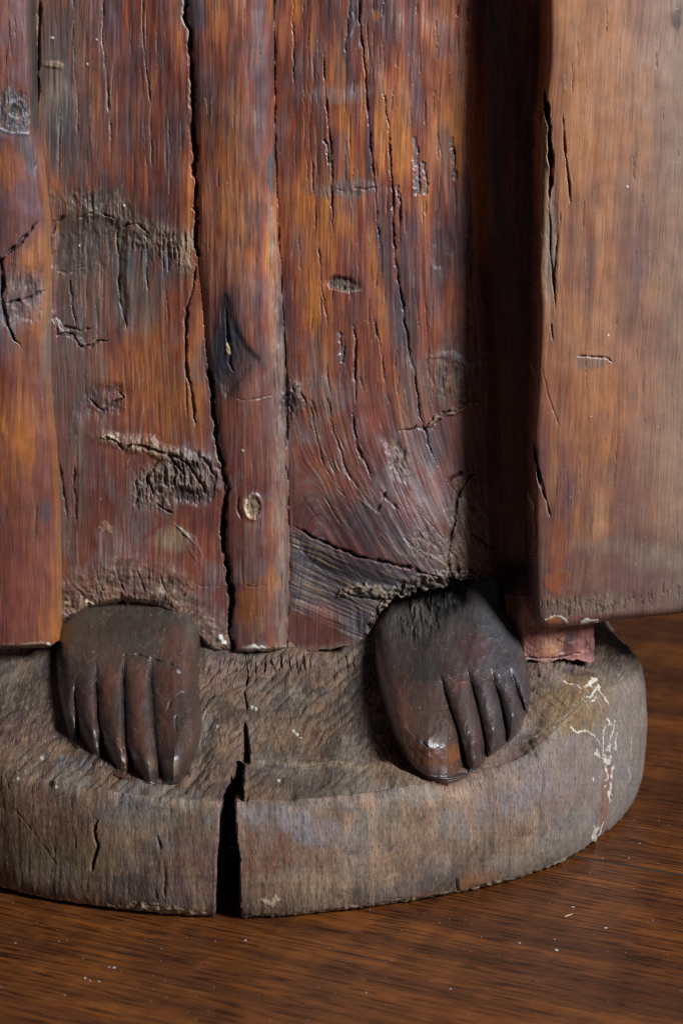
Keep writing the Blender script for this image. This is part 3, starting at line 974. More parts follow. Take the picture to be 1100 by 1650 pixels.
FR.stroke([(138, 968), (150, 973)], 3.2, PALE * 1.1, 0.9, 0.6, 2)
FR.stroke([(106, 971)], 3.0, PALE, 0.8, 0.4, 1)
for k in range(4):
    x = 150 + 34 * k
    FR.crack([(x, 905 + 4 * k), (x + 8, 935), (x + 18, 958)], 1.6, 1.5, DARK, 0.7, 2)
FR.crack([(255, 940), (300, 943), (360, 946)], 1.2, 0.8, DARK, 0.5, 2)
FR.stroke([(356, 1026), (361, 1034)], 4, WHITE, 0.9, 0.4, 1.5)
for p in [(84, 60), (156, 63), (141, 103), (127, 395), (54, 300), (345, 647), (391, 726), (200, 330)]:
    FR.stroke([p], 2.0, WHITE, 0.9, 0.25, 0.6)
# rounded fold: teardrop knot, plug, hem
FR.blob(375, 300, 34, 160, AMBER * 0.85, 0.45)
kn = poly_sd(FR.wu + (U - FR.wu) * 0.4, FR.wv + (V - FR.wv) * 0.4, spline([(364, 478), (355, 520), (343, 560), (341, 590), (352, 612), (366, 640), (378, 622), (400, 592), (414, 578), (392, 556), (376, 520), (366, 482)], 3))
FR.mix(np.array([0.010, 0.012, 0.017]), 0.97 * sm(-15, -3, kn))
FR.mix(PLUM * 0.8, 0.6 * np.exp(-((kn + 14) / 9) ** 2))
ell = np.hypot((U - 368) / 0.62, V - 575)
FR.h += sm(-6, 4, kn) * (0.07 * np.sin(ell / 2.6 + 2 * fbm(U / 12, V / 12, 2, 2)) - 0.6)
FR.r = lerp(FR.r, 0.62, sm(-4, 6, kn))
FR.crack([(366, 500), (367, 540), (372, 560), (369, 585), (378, 602)], 2.6, 4.5, INK, 0.9, 2, True)
FR.stroke([(368, 553), (367, 560), (369, 568)], 3.6, TAN * 1.2, 0.85, 0.6, 2)
FR.blob(408, 817, 13, 19, TAN * 0.85, 0.95, -18, 0.25, 0.4, -0.8, 0.75, 0, 1.8, 5)
dd = np.hypot((U - 408) / 12.5, (V - 817) / 19)
FR.mix(PALE * 1.2, 0.8 * np.exp(-((dd - 1) / 0.16) ** 2) * sm(412, 398, U + 0.2 * (V - 817)))
FR.h += 0.7 * np.exp(-((dd - 1.05) / 0.2) ** 2)
FR.crack([(385, 798), (382, 820), (389, 838)], 2.0, 1.8, DARK, 0.7, 2)
FR.blob(318, 20, 16, 40, SLATE * 0.8, 0.8, 0)
FR.blob(438, 280, 8, 40, SLATE * 0.7, 0.8)

FR.blob(400, 660, 40, 90, np.array([0.16, 0.05, 0.03]), 0.5)
FR.blob(408, 985, 22, 45, AMBER * 0.8, 0.5)
FR.blob(436, 940, 12, 30, AMBER, 0.45)
FR.stroke([(398, 1046), (410, 1043), (424, 1047)], 4, WHITE, 0.9, 0.4, 3)
FR.stroke([(392, 1044), (440, 1046), (470, 1040)], 4, PALE * 0.7, 0.6, 0.2, 3)
FR.crack([(372, 640), (400, 645), (440, 636)], 1.5, 0.8, DARK, 0.5, 4)
FR.crack([(390, 943), (410, 946), (432, 942)], 1.3, 0.8, DARK, 0.5, 3)
# broad fold: long drying cracks
FR.crack([(576, -130), (578, 0), (583, 60), (590, 150), (597, 230), (603, 300), (608, 340), (612, 420)], 1.9, 2.6, INK, 0.8, 3)
FR.crack([(612, 130), (622, 170), (627, 215), (632, 300), (634, 380), (642, 450), (652, 510), (660, 560), (668, 620), (680, 680), (692, 720), (702, 752)], 2.0, 3.0, INK, 0.85, 4)
FR.crack([(520, 70), (526, 150), (532, 230), (534, 300), (536, 380)], 1.7, 2.2, INK, 0.8, 3)
FR.crack([(500, 200), (504, 300), (520, 470), (530, 540)], 1.3, 1.2, DARK, 0.7, 3)
FR.crack([(568, 520), (573, 545), (572, 600), (574, 650)], 2.4, 3.2, DARK, 0.85, 2, lip=TAN, lipside=-1)
FR.crack([(600, 500), (612, 560), (622, 640)], 1.4, 1.4, DARK, 0.7, 3)
FR.crack([(568, 660), (575, 720), (590, 752), (600, 775)], 2.6, 2.8, DARK, 0.8, 3)
FR.crack([(500, 640), (506, 690), (518, 740), (545, 790)], 1.4, 1.2, DARK, 0.7, 3)
FR.crack([(530, 640), (538, 700), (560, 760), (600, 820)], 1.4, 1.0, DARK, 0.7, 3)
FR.crack([(470, -100), (472, 60), (476, 150)], 1.4, 1.2, DARK, 0.7, 3)
FR.crack([(490, 120), (492, 230), (500, 350)], 1.2, 1.0, DARK, 0.7, 3)
FR.crack([(752, 10), (754, 36)], 2.0, 2.0, DARK, 0.8, 1)
FR.blob(563, 70, 12, 90, np.array([0.05, 0.034, 0.04]), 0.85, 0, 0.5, 0.7)
FR.stroke([(566, 20), (572, 40), (564, 58)], 2.2, SLATE * 1.8, 0.6, 0.2)
FR.blob(603, 22, 7, 9, AMBER, 0.7, 0, 0.5, 0.6)
FR.blob(545, 150, 50, 14, np.array([0.17, 0.12, 0.11]), 0.55, 0, 0.5, 1, 0, 0.6)
FR.blob(555, 305, 60, 12, SLATE, 0.6, 0, 0.5, 1, 0, 0.6, 0, 0.8)
FR.crack([(540, 306), (575, 304), (608, 302)], 1.6, 1.2, DARK, 0.6, 4)
FR.blob(554, 457, 24, 9, GREYD, 0.9, 4, 0.4, 0.7, -1.8, 0.7, 0, 2.0, 7)
FR.stroke([(538, 468), (560, 470), (580, 468)], 1.8, GREY * 1.2, 0.6, 0.3)
for (x, y, l, w) in ((668, 225, 85, 7), (682, 262, 50, 5), (640, 300, 60, 4), (728, 225, 60, 4), (524, 225, 40, 4), (548, 540, 40, 6)):
    FR.stroke([(x, y), (x + 3, y + l * 0.5), (x + 5, y + l)], w * 0.6, SLATE * 1.5, 0.7, -0.7, 3)
    FR.crack([(x + w * 0.8, y + 8), (x + w + 1, y + l * 0.5), (x + w, y + l)], 1.4, 1.6, DARK, 0.7, 2)
FR.blob(625, 430, 13, 130, SLATE * 0.7, 0.6, -6, 0.5, 1)
FR.blob(660, 600, 22, 90, SLATE * 0.75, 0.65, -8, 0.5, 1)
FR.blob(712, 400, 12, 50, PLUM, 0.8, 0, 0.5, 1, -0.6)
FR.blob(735, 610, 50, 42, GREY * 0.62, 0.7, 20, 0.5, 1, 0, 0.65, 0.9, 1.4, 9)
FR.blob(740, 580, 45, 5, SLATE * 1.5, 0.6, 6, 0.5, 1, 0.8, 0.7, 0.5)
FR.stroke([(690, 690), (705, 672), (740, 660), (770, 648)], 3.4, TAN * 0.8, 0.6, 1.4, 4)
FR.crack([(640, 695), (670, 690), (695, 688), (712, 666), (760, 652)], 2.4, 2.4, DARK, 0.7, 5)
FR.blob(520, 635, 50, 22, np.array([0.12, 0.085, 0.075]), 0.5, 0, 0.5, 1, 0.6, 0.6, 0.6)
FR.blob(468, 645, 16, 30, INK * 1.4, 0.85, 0, 0.5, 1, 1.0, 0.4, 0, 2.6, 7)
FR.crack([(484, 628), (492, 650), (498, 690)], 2.2, 2.0, INK, 0.8, 3)
FR.blob(640, 740, 14, 36, GREY * 1.1, 0.7, -25, 0.5, 1, -0.8, 0.65, 0.8, 1.6, 7)
FR.blob(690, 720, 30, 30, SLATE * 0.6, 0.6)
FR.blob(530, 770, 55, 45, np.array([0.25, 0.075, 0.035]), 0.65, 35)
FR.blob(600, 690, 22, 50, np.array([0.22, 0.05, 0.028]), 0.6, -15)
FR.crack([(622, 792), (612, 812), (605, 826)], 3.0, 2.6, DARK, 0.85, 2, lip=TAN, lipside=1)
FR.crack([(612, 790), (624, 804), (642, 822)], 2.2, 1.6, DARK, 0.7, 2, lip=TAN, lipside=1)
FR.stroke([(575, 800), (600, 822), (612, 830)], 1.8, TAN, 0.6, 0.3)
FR.blob(620, 860, 110, 40, SLATE * 0.55, 0.6, 25)
# lower right: crease, fibrous slope, broken wood over the instep
FR.crack([(470, 846), (500, 864), (540, 882), (575, 896), (615, 905), (660, 915), (715, 935)], 2.8, 4.2, INK, 0.9, 4, True)
below = poly_sd(U, V, [(468, 852), (560, 895), (640, 915), (725, 938), (640, 965), (600, 1015), (585, 1045), (520, 1000), (468, 985)])
bm2 = sm(-6, 8, below)
FR.h -= 2.4 * bm2 * sm(0, 40, below)
fi = fbm((U * 0.42 - V) / 3.4 + 1.5 * fbm(U / 50, V / 50, 5, 2), (U + V * 0.42) / 60, 3, 4)
FR.mix(SLATE * 0.75, 0.8 * bm2)
FR.mix(TAN * 0.8, bm2 * np.clip(fi * 1.6 - 0.1, 0, 0.8))
FR.mix(INK, bm2 * np.clip(-fi * 1.6 - 0.15, 0, 0.8))
FR.h += bm2 * fi * 0.5
FR.r = lerp(FR.r, 0.6, bm2)
FR.blob(515, 1000, 38, 34, np.array([0.15, 0.045, 0.03]), 0.7, 0, 0.5, 1)
FR.stroke([(552, 958), (570, 945), (600, 950), (620, 958)], 7, BUFF, 0.75, 1.4, 6)
FR.crack([(552, 952), (575, 962), (615, 964)], 2.0, 2.6, DARK, 0.8, 4)
FR.blob(760, 860, 38, 85, np.array([0.16, 0.10, 0.066]), 0.8, 8, 0.5, 1, 1.5, 0.7, 0.3, 2.2, 12)
FR.crack([(728, 940), (722, 900), (730, 850), (738, 800), (756, 770), (780, 750)], 2.4, 3.4, DARK, 0.75, 5, lip=TAN, lipside=1)
FR.crack([(745, 760), (730, 768), (720, 778)], 3.0, 3.6, INK, 0.8, 4)
FR.crack([(752, 830), (760, 860), (800, 890)], 2.0, 2.4, DARK, 0.8, 4)
FR.blob(690, 880, 34, 26, GREY * 0.9, 0.55, 0, 0.5, 1, 0.4, 0.65, 0.5, 2.0, 9)
FR.stroke([(668, 885), (700, 900), (738, 925)], 1.6, TAN, 0.5, 0.4)
FR.blob(715, 930, 40, 10, BUFF * 0.9, 0.8, -5, 0.5, 1, 1.0, 0.75, 0.3, 3.0, 7)
rag = inC * sm(34, 4, rimd) * (U > 590) * (U < 800)
rgd = 1 - 2.4 * np.abs(fbm(FR.wu / 11, FR.wv / 9, 6, 4))
FR.h += rag * 3.2 * (rgd - 0.5)
FR.mix(BUFF, rag * 0.5 * sm(0.6, 0.9, rgd))
FR.mix(GREYD, rag * 0.6)
lip_c = inC * (U < 650) * sm(14, 2, rimd)
FR.mix(BUFF, lip_c * np.clip(0.5 + fbm(U / 9, V / 9, 2, 3), 0, 1) * 0.8)
FR.stroke([(604, 1012), (620, 985), (640, 960)], 4.0, np.array([0.36, 0.20, 0.13]), 0.8, 0.8, 3)
FR.h -= 4.0 * inB * np.clip(1 - rimd / 7.0, 0, 1) ** 2


def flow(x, y):
    return 0.0 if y < 600 or x < 470 else min(1.0, (y - 590) / 300.0)


FR.checks(90, 85, 300, -20, 940, 22, 90, (0.8, 1.5), (0.3, 1.0), 0.05, DARK, 0.55, 41)
FR.checks(46, 325, 440, -20, 960, 14, 60, (0.8, 1.3), (0.3, 0.9), 0.05, DARK, 0.15, 42)
FR.checks(150, 470, 780, -20, 560, 16, 70, (0.8, 1.5), (0.4, 1.2), 0.05, DARK, 0.2, 43)
FR.checks(70, 470, 720, 560, 880, 16, 60, (0.8, 1.5), (0.4, 1.1), 0.12, DARK, 0.35, 44, flow)
FR.specks(150, 80, 800, 0, 1000, 45)
FR.c *= 1.13
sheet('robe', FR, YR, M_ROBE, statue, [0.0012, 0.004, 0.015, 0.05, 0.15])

# ---- left hanging fold of the cloak
LR = curve([(-200, 50), (0, 51), (120, 53), (215, 57), (240, 62), (300, 70), (345, 75), (480, 77), (600, 76), (660, 80), (720, 86), (800, 91), (900, 94), (1020, 95), (1100, 95)])
vs_ = np.concatenate([np.linspace(-490, -140, 24), np.linspace(-130, 1046, int(1176 / STEP))])
ss_ = np.linspace(0, 1, 150)
VL = np.broadcast_to(vs_[:, None], (len(vs_), len(ss_))).copy()
UL = -130 + (LR(VL) + 130) * ss_[None, :]
corner = sm(18, 0, LR(VL) - UL)
VL = VL - (VL > 1000) * (VL - 1000) / 46 * corner * 10 - (VL > 1000) * (VL - 1000) / 46 * 3 * UL / 95
FL = Field(UL, VL, 4)
FL.fib = 0.6
FL.g = UL + 8 * fbm(UL / 60, VL / 120, 3, 2)
FL.base(3, [PLUM, RED * 0.8, np.array([0.15, 0.046, 0.034]), np.array([0.17, 0.052, 0.032]), np.array([0.21, 0.066, 0.032]), ORANGE * 0.8], 16, 130)
FL.mix(np.array([0.13, 0.06, 0.065]), 0.7 * np.clip(0.5 + fbm(UL / 40, VL / 60, 5, 3) * 1.8, 0, 1) * sm(500, 350, VL))
FL.r[:] = 0.36
FL.blob(20, 175, 32, 34, SLATE * 0.7, 0.85, 0, 0.5, 1, -0.4, 0.5, 0, 1.6, 10)
FL.blob(22, 178, 8, 8, INK, 0.8, 0, 0.5, 0.5, -1.2)
FL.stroke([(0, 208), (20, 214), (45, 216)], 2.2, SLATE * 2.2, 0.6, 0.2)
FL.blob(42, 235, 14, 50, SLATE * 0.8, 0.7, -15)
FL.blob(10, 270, 26, 30, ORANGE, 0.45)
FL.blob(58, 410, 22, 40, AMBER * 1.05, 0.6, 15)
FL.blob(30, 480, 50, 40, np.array([0.17, 0.13, 0.13]), 0.7, -20, 0.5, 1, -1.0, 0.6, 0, 1.5, 14)
FL.blob(0, 520, 30, 60, SLATE, 0.7)
FL.blob(25, 690, 40, 60, ORANGE, 0.45)
FL.blob(40, 712, 10, 13, AMBER, 0.5, 0, 0.5, 1.2)
FL.blob(8, 690, 9, 16, AMBER, 0.5, 0, 0.5, 1.2)
FL.blob(72, 820, 14, 20, SLATE * 0.7, 0.7)
FL.blob(40, 960, 60, 90, np.array([0.16, 0.04, 0.032]), 0.6)
FL.crack([(62, 355), (50, 372), (34, 388), (14, 404), (5, 420), (3, 470), (6, 500), (14, 530), (22, 545), (38, 562)], 3.6, 5.0, INK, 0.85, 4, True)
FL.crack([(0, 412), (6, 440), (4, 500)], 3.0, 4.0, INK, 0.85, 3, True)
FL.crack([(8, 488), (36, 482), (60, 472), (76, 466)], 2.8, 3.0, INK, 0.75, 4, True)
FL.crack([(12, -60), (14, 60), (6, 130)], 1.2, 1.0, DARK, 0.6, 2)
FL.checks(40, -20, 80, 0, 1030, 20, 70, (0.7, 1.3), (0.3, 0.8), 0.04, DARK, 0.25, 51)
edge = LR(VL) - UL
lit_rim_l = 0.5 * np.exp(-(edge / 3.0) ** 2) * sm(225, 260, VL)
FL.mix(np.array([0.50, 0.21, 0.055]), 0.85 * lit_rim_l)  # right-facing edge brightened in colour, as if catching the window light
FL.mix(GREY * 1.1, np.exp(-(edge / 9) ** 2) * np.exp(-((VL - 560) / 60) ** 2))
FL.mix(GREYD * 0.7, np.exp(-(edge / 6) ** 2) * sm(225, 200, VL))
FL.stroke([(77, 1037), (79, 1040)], 3.4, WHITE, 0.9, 0.3, 1)
FL.stroke([(0, 1041), (40, 1040), (70, 1037)], 2.2, TAN, 0.6, 0.2, 2)
FL.crack([(0, 1043), (45, 1043), (70, 1040)], 1.4, 1.0, DARK, 0.6, 1)
FL.h += 0.9 * fbm(UL / 40, VL / 90, 2, 3) + 0.18 * fbm(FL.g / 7, VL / 90, 1, 3)
YL = -0.013 - 0.005 * np.sin(np.clip(edge / 160, 0, 1) * math.pi)
YL = YL + 0.005 * (1 - np.sqrt(np.clip(1 - (1 - np.clip(edge / 13, 0, 1)) ** 2, 0, 1))) + 0.004 * sm(8, 0, 1046 - VL)
sheet('cloak_fold', FL, YL, M_PANEL, statue, [0.001, 0.003, 0.008, 0.018])

# ---- right hanging fold, the wide one that stands proud of the robe
RL = curve([(-200, 884), (0, 880), (100, 879), (160, 874), (230, 871), (330, 868), (480, 864), (600, 863), (700, 856), (760, 857), (850, 857), (940, 858), (1010, 861), (1100, 861)])
RBOT = curve([(700, 1004), (862, 1006), (885, 1011), (910, 1011), (940, 1007), (985, 1000), (1040, 994), (1100, 988), (1260, 974)])
us2 = np.linspace(0, 1, 265)
ts2 = np.concatenate([np.linspace(-0.32, -0.01, 24), np.linspace(0, 1, int(1140 / STEP))])
VP = -130 + (1010 + 130) * np.broadcast_to(ts2[:, None], (len(ts2), len(us2)))
RLn = RL(VP) + 2.2 * fbm(VP * 0 + 1, VP / 26, 4, 4) - 3.5 * sm(0.25, 0.5, vnoise(VP * 0 + 3, VP / 21, 2)) * 0.6
UP = RLn + (1260 - RLn) * us2[None, :] ** 1.15
VP = -130 + (RBOT(UP) + 130 + 1.4 * fbm(UP / 20, UP * 0, 2, 3)) * ts2[:, None]
edge = UP - RL(VP)
bot = RBOT(UP) - VP
VP = VP - sm(16, 0, edge) * sm(30, 0, bot) * 8
FP = Field(UP, VP, 6)
FP.fib = 0.5
FP.g = UP + 0.055 * VP + 6 * fbm(UP / 90, VP / 200, 3, 2)
tone = sm(950, 300, VP)
FP.base(5, [PLUM * 1.5, np.array([0.17, 0.066, 0.04]), np.array([0.23, 0.098, 0.052]), np.array([0.29, 0.125, 0.06]), np.array([0.33, 0.15, 0.07]), np.array([0.37, 0.18, 0.09])], 16, 190)
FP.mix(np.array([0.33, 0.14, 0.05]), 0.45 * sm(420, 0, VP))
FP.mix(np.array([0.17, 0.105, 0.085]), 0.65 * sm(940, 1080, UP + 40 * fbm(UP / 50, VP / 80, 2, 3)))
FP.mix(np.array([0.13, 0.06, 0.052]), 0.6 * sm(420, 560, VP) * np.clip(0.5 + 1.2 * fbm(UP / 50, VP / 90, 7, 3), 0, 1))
FP.blob(960, 680, 50, 90, np.array([0.33, 0.125, 0.04]), 0.65, 0)
FP.blob(890, 620, 30, 90, np.array([0.22, 0.07, 0.03]), 0.6)
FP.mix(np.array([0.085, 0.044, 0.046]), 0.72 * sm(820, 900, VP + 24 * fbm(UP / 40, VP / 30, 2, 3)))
FP.blob(900, 935, 17, 26, np.array([0.25, 0.065, 0.022]), 0.8, 25, 0.35, 1.8, 0.2, 0.25)
FP.blob(900, 880, 18, 40, np.array([0.28, 0.075, 0.02]), 0.6, 0)
FP.blob(985, 880, 70, 12, GREY * 1.1, 0.5, 2, 0.5, 1, 0, 0.65, 0.5)
FP.blob(1070, 900, 50, 18, GREY * 1.2, 0.6, 0, 0.5, 1, 0, 0.65, 0.5)
FP.blob(940, 975, 70, 16, GREY * 1.1, 0.7, -3, 0.5, 1, 0, 0.65, 0.4, 0.6, 6)
FP.blob(1060, 960, 60, 18, PLUM, 0.6)
FP.mix(GREY * 1.2, 0.35 * sm(1040, 1100, UP))
FP.c *= np.array([1.05, 0.96, 0.86])
FP.r[:] = 0.42 + 0.08 * fbm(UP / 30, VP / 40, 2, 3)
FP.h += 0.9 * fbm(UP / 70, VP / 160, 2, 3) + 0.14 * fbm(FP.g / 7, VP / 100, 1, 3)
FP.crack([(877, 135), (881, 180), (887, 235), (889, 275), (886, 310), (884, 335)], 4.4, 12, INK, 0.95, 2, True, lip=TAN * 1.2, lipside=-1)
FP.crack([(884, 330), (886, 400), (891, 440), (893, 500)], 1.8, 2.5, DARK, 0.85, 2, True, lip=TAN, lipside=1)
FP.blob(878, 330, 7, 130, TAN * 0.8, 0.8, 0, 0.5, 0.5, -0.8, 0.65, 0.6)
FP.blob(889, 400, 8, 100, GREY, 0.8, 2, 0.5, 0.5, -0.8, 0.65, 0.6)
FP.crack([(903, 340), (898, 380), (893, 440), (892, 480)], 1.6, 1.8, DARK, 0.8, 2, True, lip=TAN, lipside=-1)
FP.crack([(906, 180), (910, 240), (916, 290), (919, 330)], 2.0, 2.6, INK, 0.85, 2, True)
FP.stroke([(908, 120), (910, 142)], 2.6, GREY * 1.5, 0.6, 0.1)
FP.crack([(888, 520), (891, 552)], 1.8, 1.8, DARK, 0.8, 1)
FP.crack([(926, 572), (955, 574), (978, 576), (988, 585)], 1.7, 1.6, INK, 0.85, 2, True, lip=SLATE * 1.3)
FP.blob(950, 588, 26, 9, SLATE * 0.9, 0.6)
FP.crack([(857, 700), (862, 735), (870, 770), (878, 800), (886, 832)], 3.0, 4.5, INK, 0.9, 2, True, lip=GREY * 1.5, lipside=-1)
FP.crack([(872, 590), (888, 650), (902, 690)], 1.2, 0.9, DARK, 0.6, 2)
FP.crack([(860, 800), (864, 850), (862, 900)], 1.6, 1.4, DARK, 0.7, 2)
for k in range(34):
    x = 872 + 7 * k + rng.normal() * 2
    yb = RBOT(np.array(x)) - 12 - rng.random() * 22
    FP.crack([(x, yb - 12 - rng.random() * 14), (x + rng.normal() * 2, yb)], 1.3, 0.8, DARK, 0.55, 2, True, lip=TAN, lipside=1)
FP.stroke([(878, 999), (895, 992), (909, 997), (912, 1003)], 2.0, WHITE * 0.8, 0.8, 0.3, 2, 0.3)
FP.stroke([(938, 1003), (950, 1000), (962, 1001)], 3.2, WHITE, 0.9, 0.3, 2, 0.3)
FP.blob(893, 1000, 18, 7, np.array([0.34, 0.10, 0.03]), 0.8, 0, 0.4, 0.5)
FP.stroke([(858, 812), (859, 818)], 3, PALE, 0.8, 0.2)
FP.stroke([(862, 596), (863, 606)], 2.4, TAN, 0.8, 0.2)
for p in [(951, 671), (1090, 14), (1010, 300), (980, 540)]:
    FP.stroke([p], 1.6, WHITE, 0.8, 0.2, 0.5)
FP.blob(1093, 28, 8, 20, DARK, 0.7)
FP.checks(90, 885, 1130, -10, 860, 18, 70, (0.6, 1.1), (0.2, 0.6), 0.03, DARK, 0.4, 61)
FP.specks(70, 870, 1100, 500, 1000, 62)
YP = -0.040 + 0.010 * (edge / 240) ** 2
YP = YP + 0.007 * (1 - np.sqrt(np.clip(1 - (1 - np.clip(edge / 15, 0, 1)) ** 2, 0, 1)))
YP = YP + 0.005 * (1 - np.sqrt(np.clip(1 - (1 - np.clip(bot / 14, 0, 1)) ** 2, 0, 1)))
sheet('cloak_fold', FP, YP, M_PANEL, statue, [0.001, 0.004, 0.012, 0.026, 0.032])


# ---- the two lower blocks of the robe that show under the hanging folds
def block(u0, u1, v0, v1, y, cols, seed, rad, slope=0.0):
    uu = np.arange(u0, u1, STEP)
    vv = np.arange(v0, v1, STEP)
    Ug, Vg = np.meshgrid(uu, vv)
    Ug = Ug + 3.0 * fbm(Ug * 0 + 2, Vg / 16, seed, 3)
    Vg = Vg + slope * (Ug - u0) * (Vg - v0) / (v1 - v0) + 2.0 * fbm(Ug / 12, Vg / 12, seed, 3) + 5.0 * fbm(Ug / 22, Ug * 0 + 4, seed + 1, 3) * (Vg - v0) / (v1 - v0)
    F = Field(Ug, Vg, seed)
    F.base(seed, cols, 14, 40)
    F.r[:] = 0.55
    F.h += 0.9 * fbm(Ug / 22, Vg / 18, seed, 4)
    return F, Ug, Vg


FK, Uk, Vk = block(815, 958, 960, 1068, 0.0, [PLUM, np.array([0.17, 0.052, 0.042]), np.array([0.28, 0.095, 0.072]), np.array([0.36, 0.14, 0.095])], 3, 10, -0.02)
FK.blob(890, 1040, 14, 26, np.array([0.52, 0.24, 0.13]), 0.8)
FK.blob(912, 1030, 7, 20, PLUM, 0.7, 15)
FK.mix(np.array([0.34, 0.16, 0.13]), 0.8 * sm(1056, 1064, Vk + 2 * fbm(Uk / 8, Vk / 8, 1, 2)))
FK.checks(20, 836, 955, 1012, 1060, 8, 26, (0.8, 1.4), (0.3, 0.9), 1.5, PLUM, 0.2, 71)
FK.crack([(842, 1058), (880, 1062), (940, 1052)], 1.8, 1.6, DARK, 0.7, 3)
YK = -0.027 + 0.004 * ((Uk - 890) / 70) ** 2
YK = YK + 0.012 * sm(846, 818, Uk)
sheet('lower_fold', FK, YK, M_ROBE, statue, [0.002, 0.01, 0.03, 0.06])
FJ, Uj, Vj = block(-130, 62, 1010, 1087, 0.0, [PLUM, np.array([0.16, 0.075, 0.055]), np.array([0.21, 0.12, 0.085])], 5, 10, -0.06)
YJ = -0.004 + 0.016 * (1 - np.sqrt(np.clip(1 - (1 - np.clip((62 - Uj) / 40, 0, 1)) ** 2, 0, 1)))
YJ = YJ + 0.004 * sm(14, 0, 1082 - Vj)
FJ.blob(36, 1064, 14, 16, PLUM * 0.6, 0.8, 0, 0.5, 1, 0, 0.6, 0, 2.5, 7)
sheet('lower_fold', FJ, YJ, M_ROBE, statue, [0.002, 0.01, 0.03])


# ---- feet
def foot(outline, yc, grooves, tips, seed, paint, u0, u1, v0, v1):
    st = 1.2
    # sheet in polar-ish layout: every row of the grid is a ring between the outline and a centre line
    ol = spline(outline, 14)
    sg = np.r_[0, np.cumsum(np.linalg.norm(np.diff(ol, axis=0), axis=1))]
    n = int(sg[-1] / st)
    q = np.linspace(0, sg[-1], n)
    bx, by = np.interp(q, sg, ol[:, 0]), np.interp(q, sg, ol[:, 1])
    # straight rows: for each v the foot spans from its left to its right outline
    k = np.argmax(by)
    lx = lambda v: np.interp(v, by[:k + 1], bx[:k + 1])
    rx = lambda v: np.interp(-v, -by[k:], bx[k:])
    vv = np.linspace(v0, by[k] - 0.4, int((by[k] - v0) / st))
    ss = np.linspace(0, 1, int((u1 - u0) / st))
    Vf = np.broadcast_to(vv[:, None], (len(vv), len(ss))).copy()
    l, r = lx(vv)[:, None], rx(vv)[:, None]
    Uf = l + (r - l) * ss[None, :]
    F = Field(Uf, Vf, seed)
    d, _ = poly_dist(Uf, Vf, np.stack([bx, by], 1))
    rad = lerp(32.0, 13.0, sm(1110, 1200, Vf))
    prof = np.sqrt(np.clip(1 - (1 - np.clip(d / rad, 0, 1)) ** 2, 0, 1))
    Yb = base_y(Uf, Vf)
    # toes: every toe is a rounded ridge between two carved grooves
    tipoff = np.zeros(Uf.shape)
    wl = Uf + 1.2 * fbm(Uf / 20, Vf / 20, seed, 2)
    G = []
    for pts, depth, w in grooves:
        g = spline(pts, 8)
        G.append((np.interp(Vf, g[:, 1], g[:, 0]), sm(g[0, 1], g[0, 1] + 55, Vf), g))
    G.sort(key=lambda a: a[0][-1].mean())
    xs = [np.broadcast_to(l, Uf.shape)] + [a[0] for a in G] + [np.broadcast_to(r, Uf.shape)]
    fd_ = [G[0][1]] + [a[1] for a in G] + [G[-1][1]]
    for i in range(len(xs) - 1):
        a, b = xs[i], xs[i + 1]
        wd = np.maximum(b - a, 6.0)
        x = np.clip((wl - a) / wd, 0, 1)
        inside = (wl >= a) & (wl < b)
        f = fd_[i] * (1 - x) + fd_[i + 1] * x
        if i == 0:
            x = 0.5 + 0.5 * x
            f = fd_[1]
        elif i == len(xs) - 2:
            x = 0.55 * x
            f = fd_[-2]
        tipoff = np.where(inside, -6.0 * (2 * x - 1) ** 2, tipoff)
        ridge = np.sqrt(np.clip(1 - (2 * x - 1) ** 2, 0, 1)) - 1
        amp = np.minimum(wd * 0.19, 7.6)
        F.h += np.where(inside, f * amp * ridge, 0)
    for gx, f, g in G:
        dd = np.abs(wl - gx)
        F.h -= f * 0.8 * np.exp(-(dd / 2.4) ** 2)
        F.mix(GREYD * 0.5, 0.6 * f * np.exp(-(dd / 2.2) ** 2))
        F.mix(TAN * 0.6, 0.5 * f * np.exp(-((dd - 4) / 1.6) ** 2) * np.clip(fbm(Uf / 5, Vf / 14, seed, 3) * 2, 0, 1))
    for (bx_, by_, br_, bh_) in tips:
        F.h += bh_ * np.exp(-((Uf - bx_) / br_) ** 2 - ((Vf - by_) / (br_ * 1.25)) ** 2)
    F.h *= prof ** 0.6
    tu, tv, tl, vr, yr = yc
    vt = np.interp(Uf, tu, tv) + tipoff
    yt = base_y(Uf, vt) - np.interp(Uf, tu, tl)
    tau = (vt - Vf)
    tau = 7.0 * np.logaddexp(0, tau / 7.0)
    e = tau / np.maximum(vt - vr(Uf), 30)
    Yc = yt + (yr(Uf) - yt) * e ** 1.22
    Y = Yb + (np.minimum(Yc, Yb) - Yb) * prof
    paint(F)
    F.h += 0.55 * fbm(Uf / 30, Vf / 30, seed, 3) + 0.10 * fbm(Uf / 6, Vf / 9, seed + 1, 3)
    F.c *= 0.78
    # knife facets
    fx, fy = Uf / 17 + 0.5 * vnoise(Uf / 30, Vf / 30, 1), Vf / 24 + 0.5 * vnoise(Uf / 25, Vf / 25, 2)
    F.h += 0.55 * np.abs(((fx + 0.35 * np.floor(fy)) % 1.0) - 0.5) + 0.35 * np.abs((fy % 1.0) - 0.5)
    r3 = np.random.default_rng(seed + 90)
    for _ in range(70):
        x, y = r3.uniform(u0, u1), r3.uniform(970, v1)
        a = r3.normal() * 0.9
        L_ = r3.uniform(8, 30)
        F.stroke([(x, y), (x + L_ * math.sin(a) * 0.5 + r3.normal() * 2, y + L_ * 0.5), (x + L_ * math.sin(a), y + L_ * math.cos(a))], r3.uniform(0.45, 0.8), lerp(TAN * 0.7, DARK, float(r3.random() < 0.45)), 0.4, r3.uniform(-0.2, 0.05), 0.3)
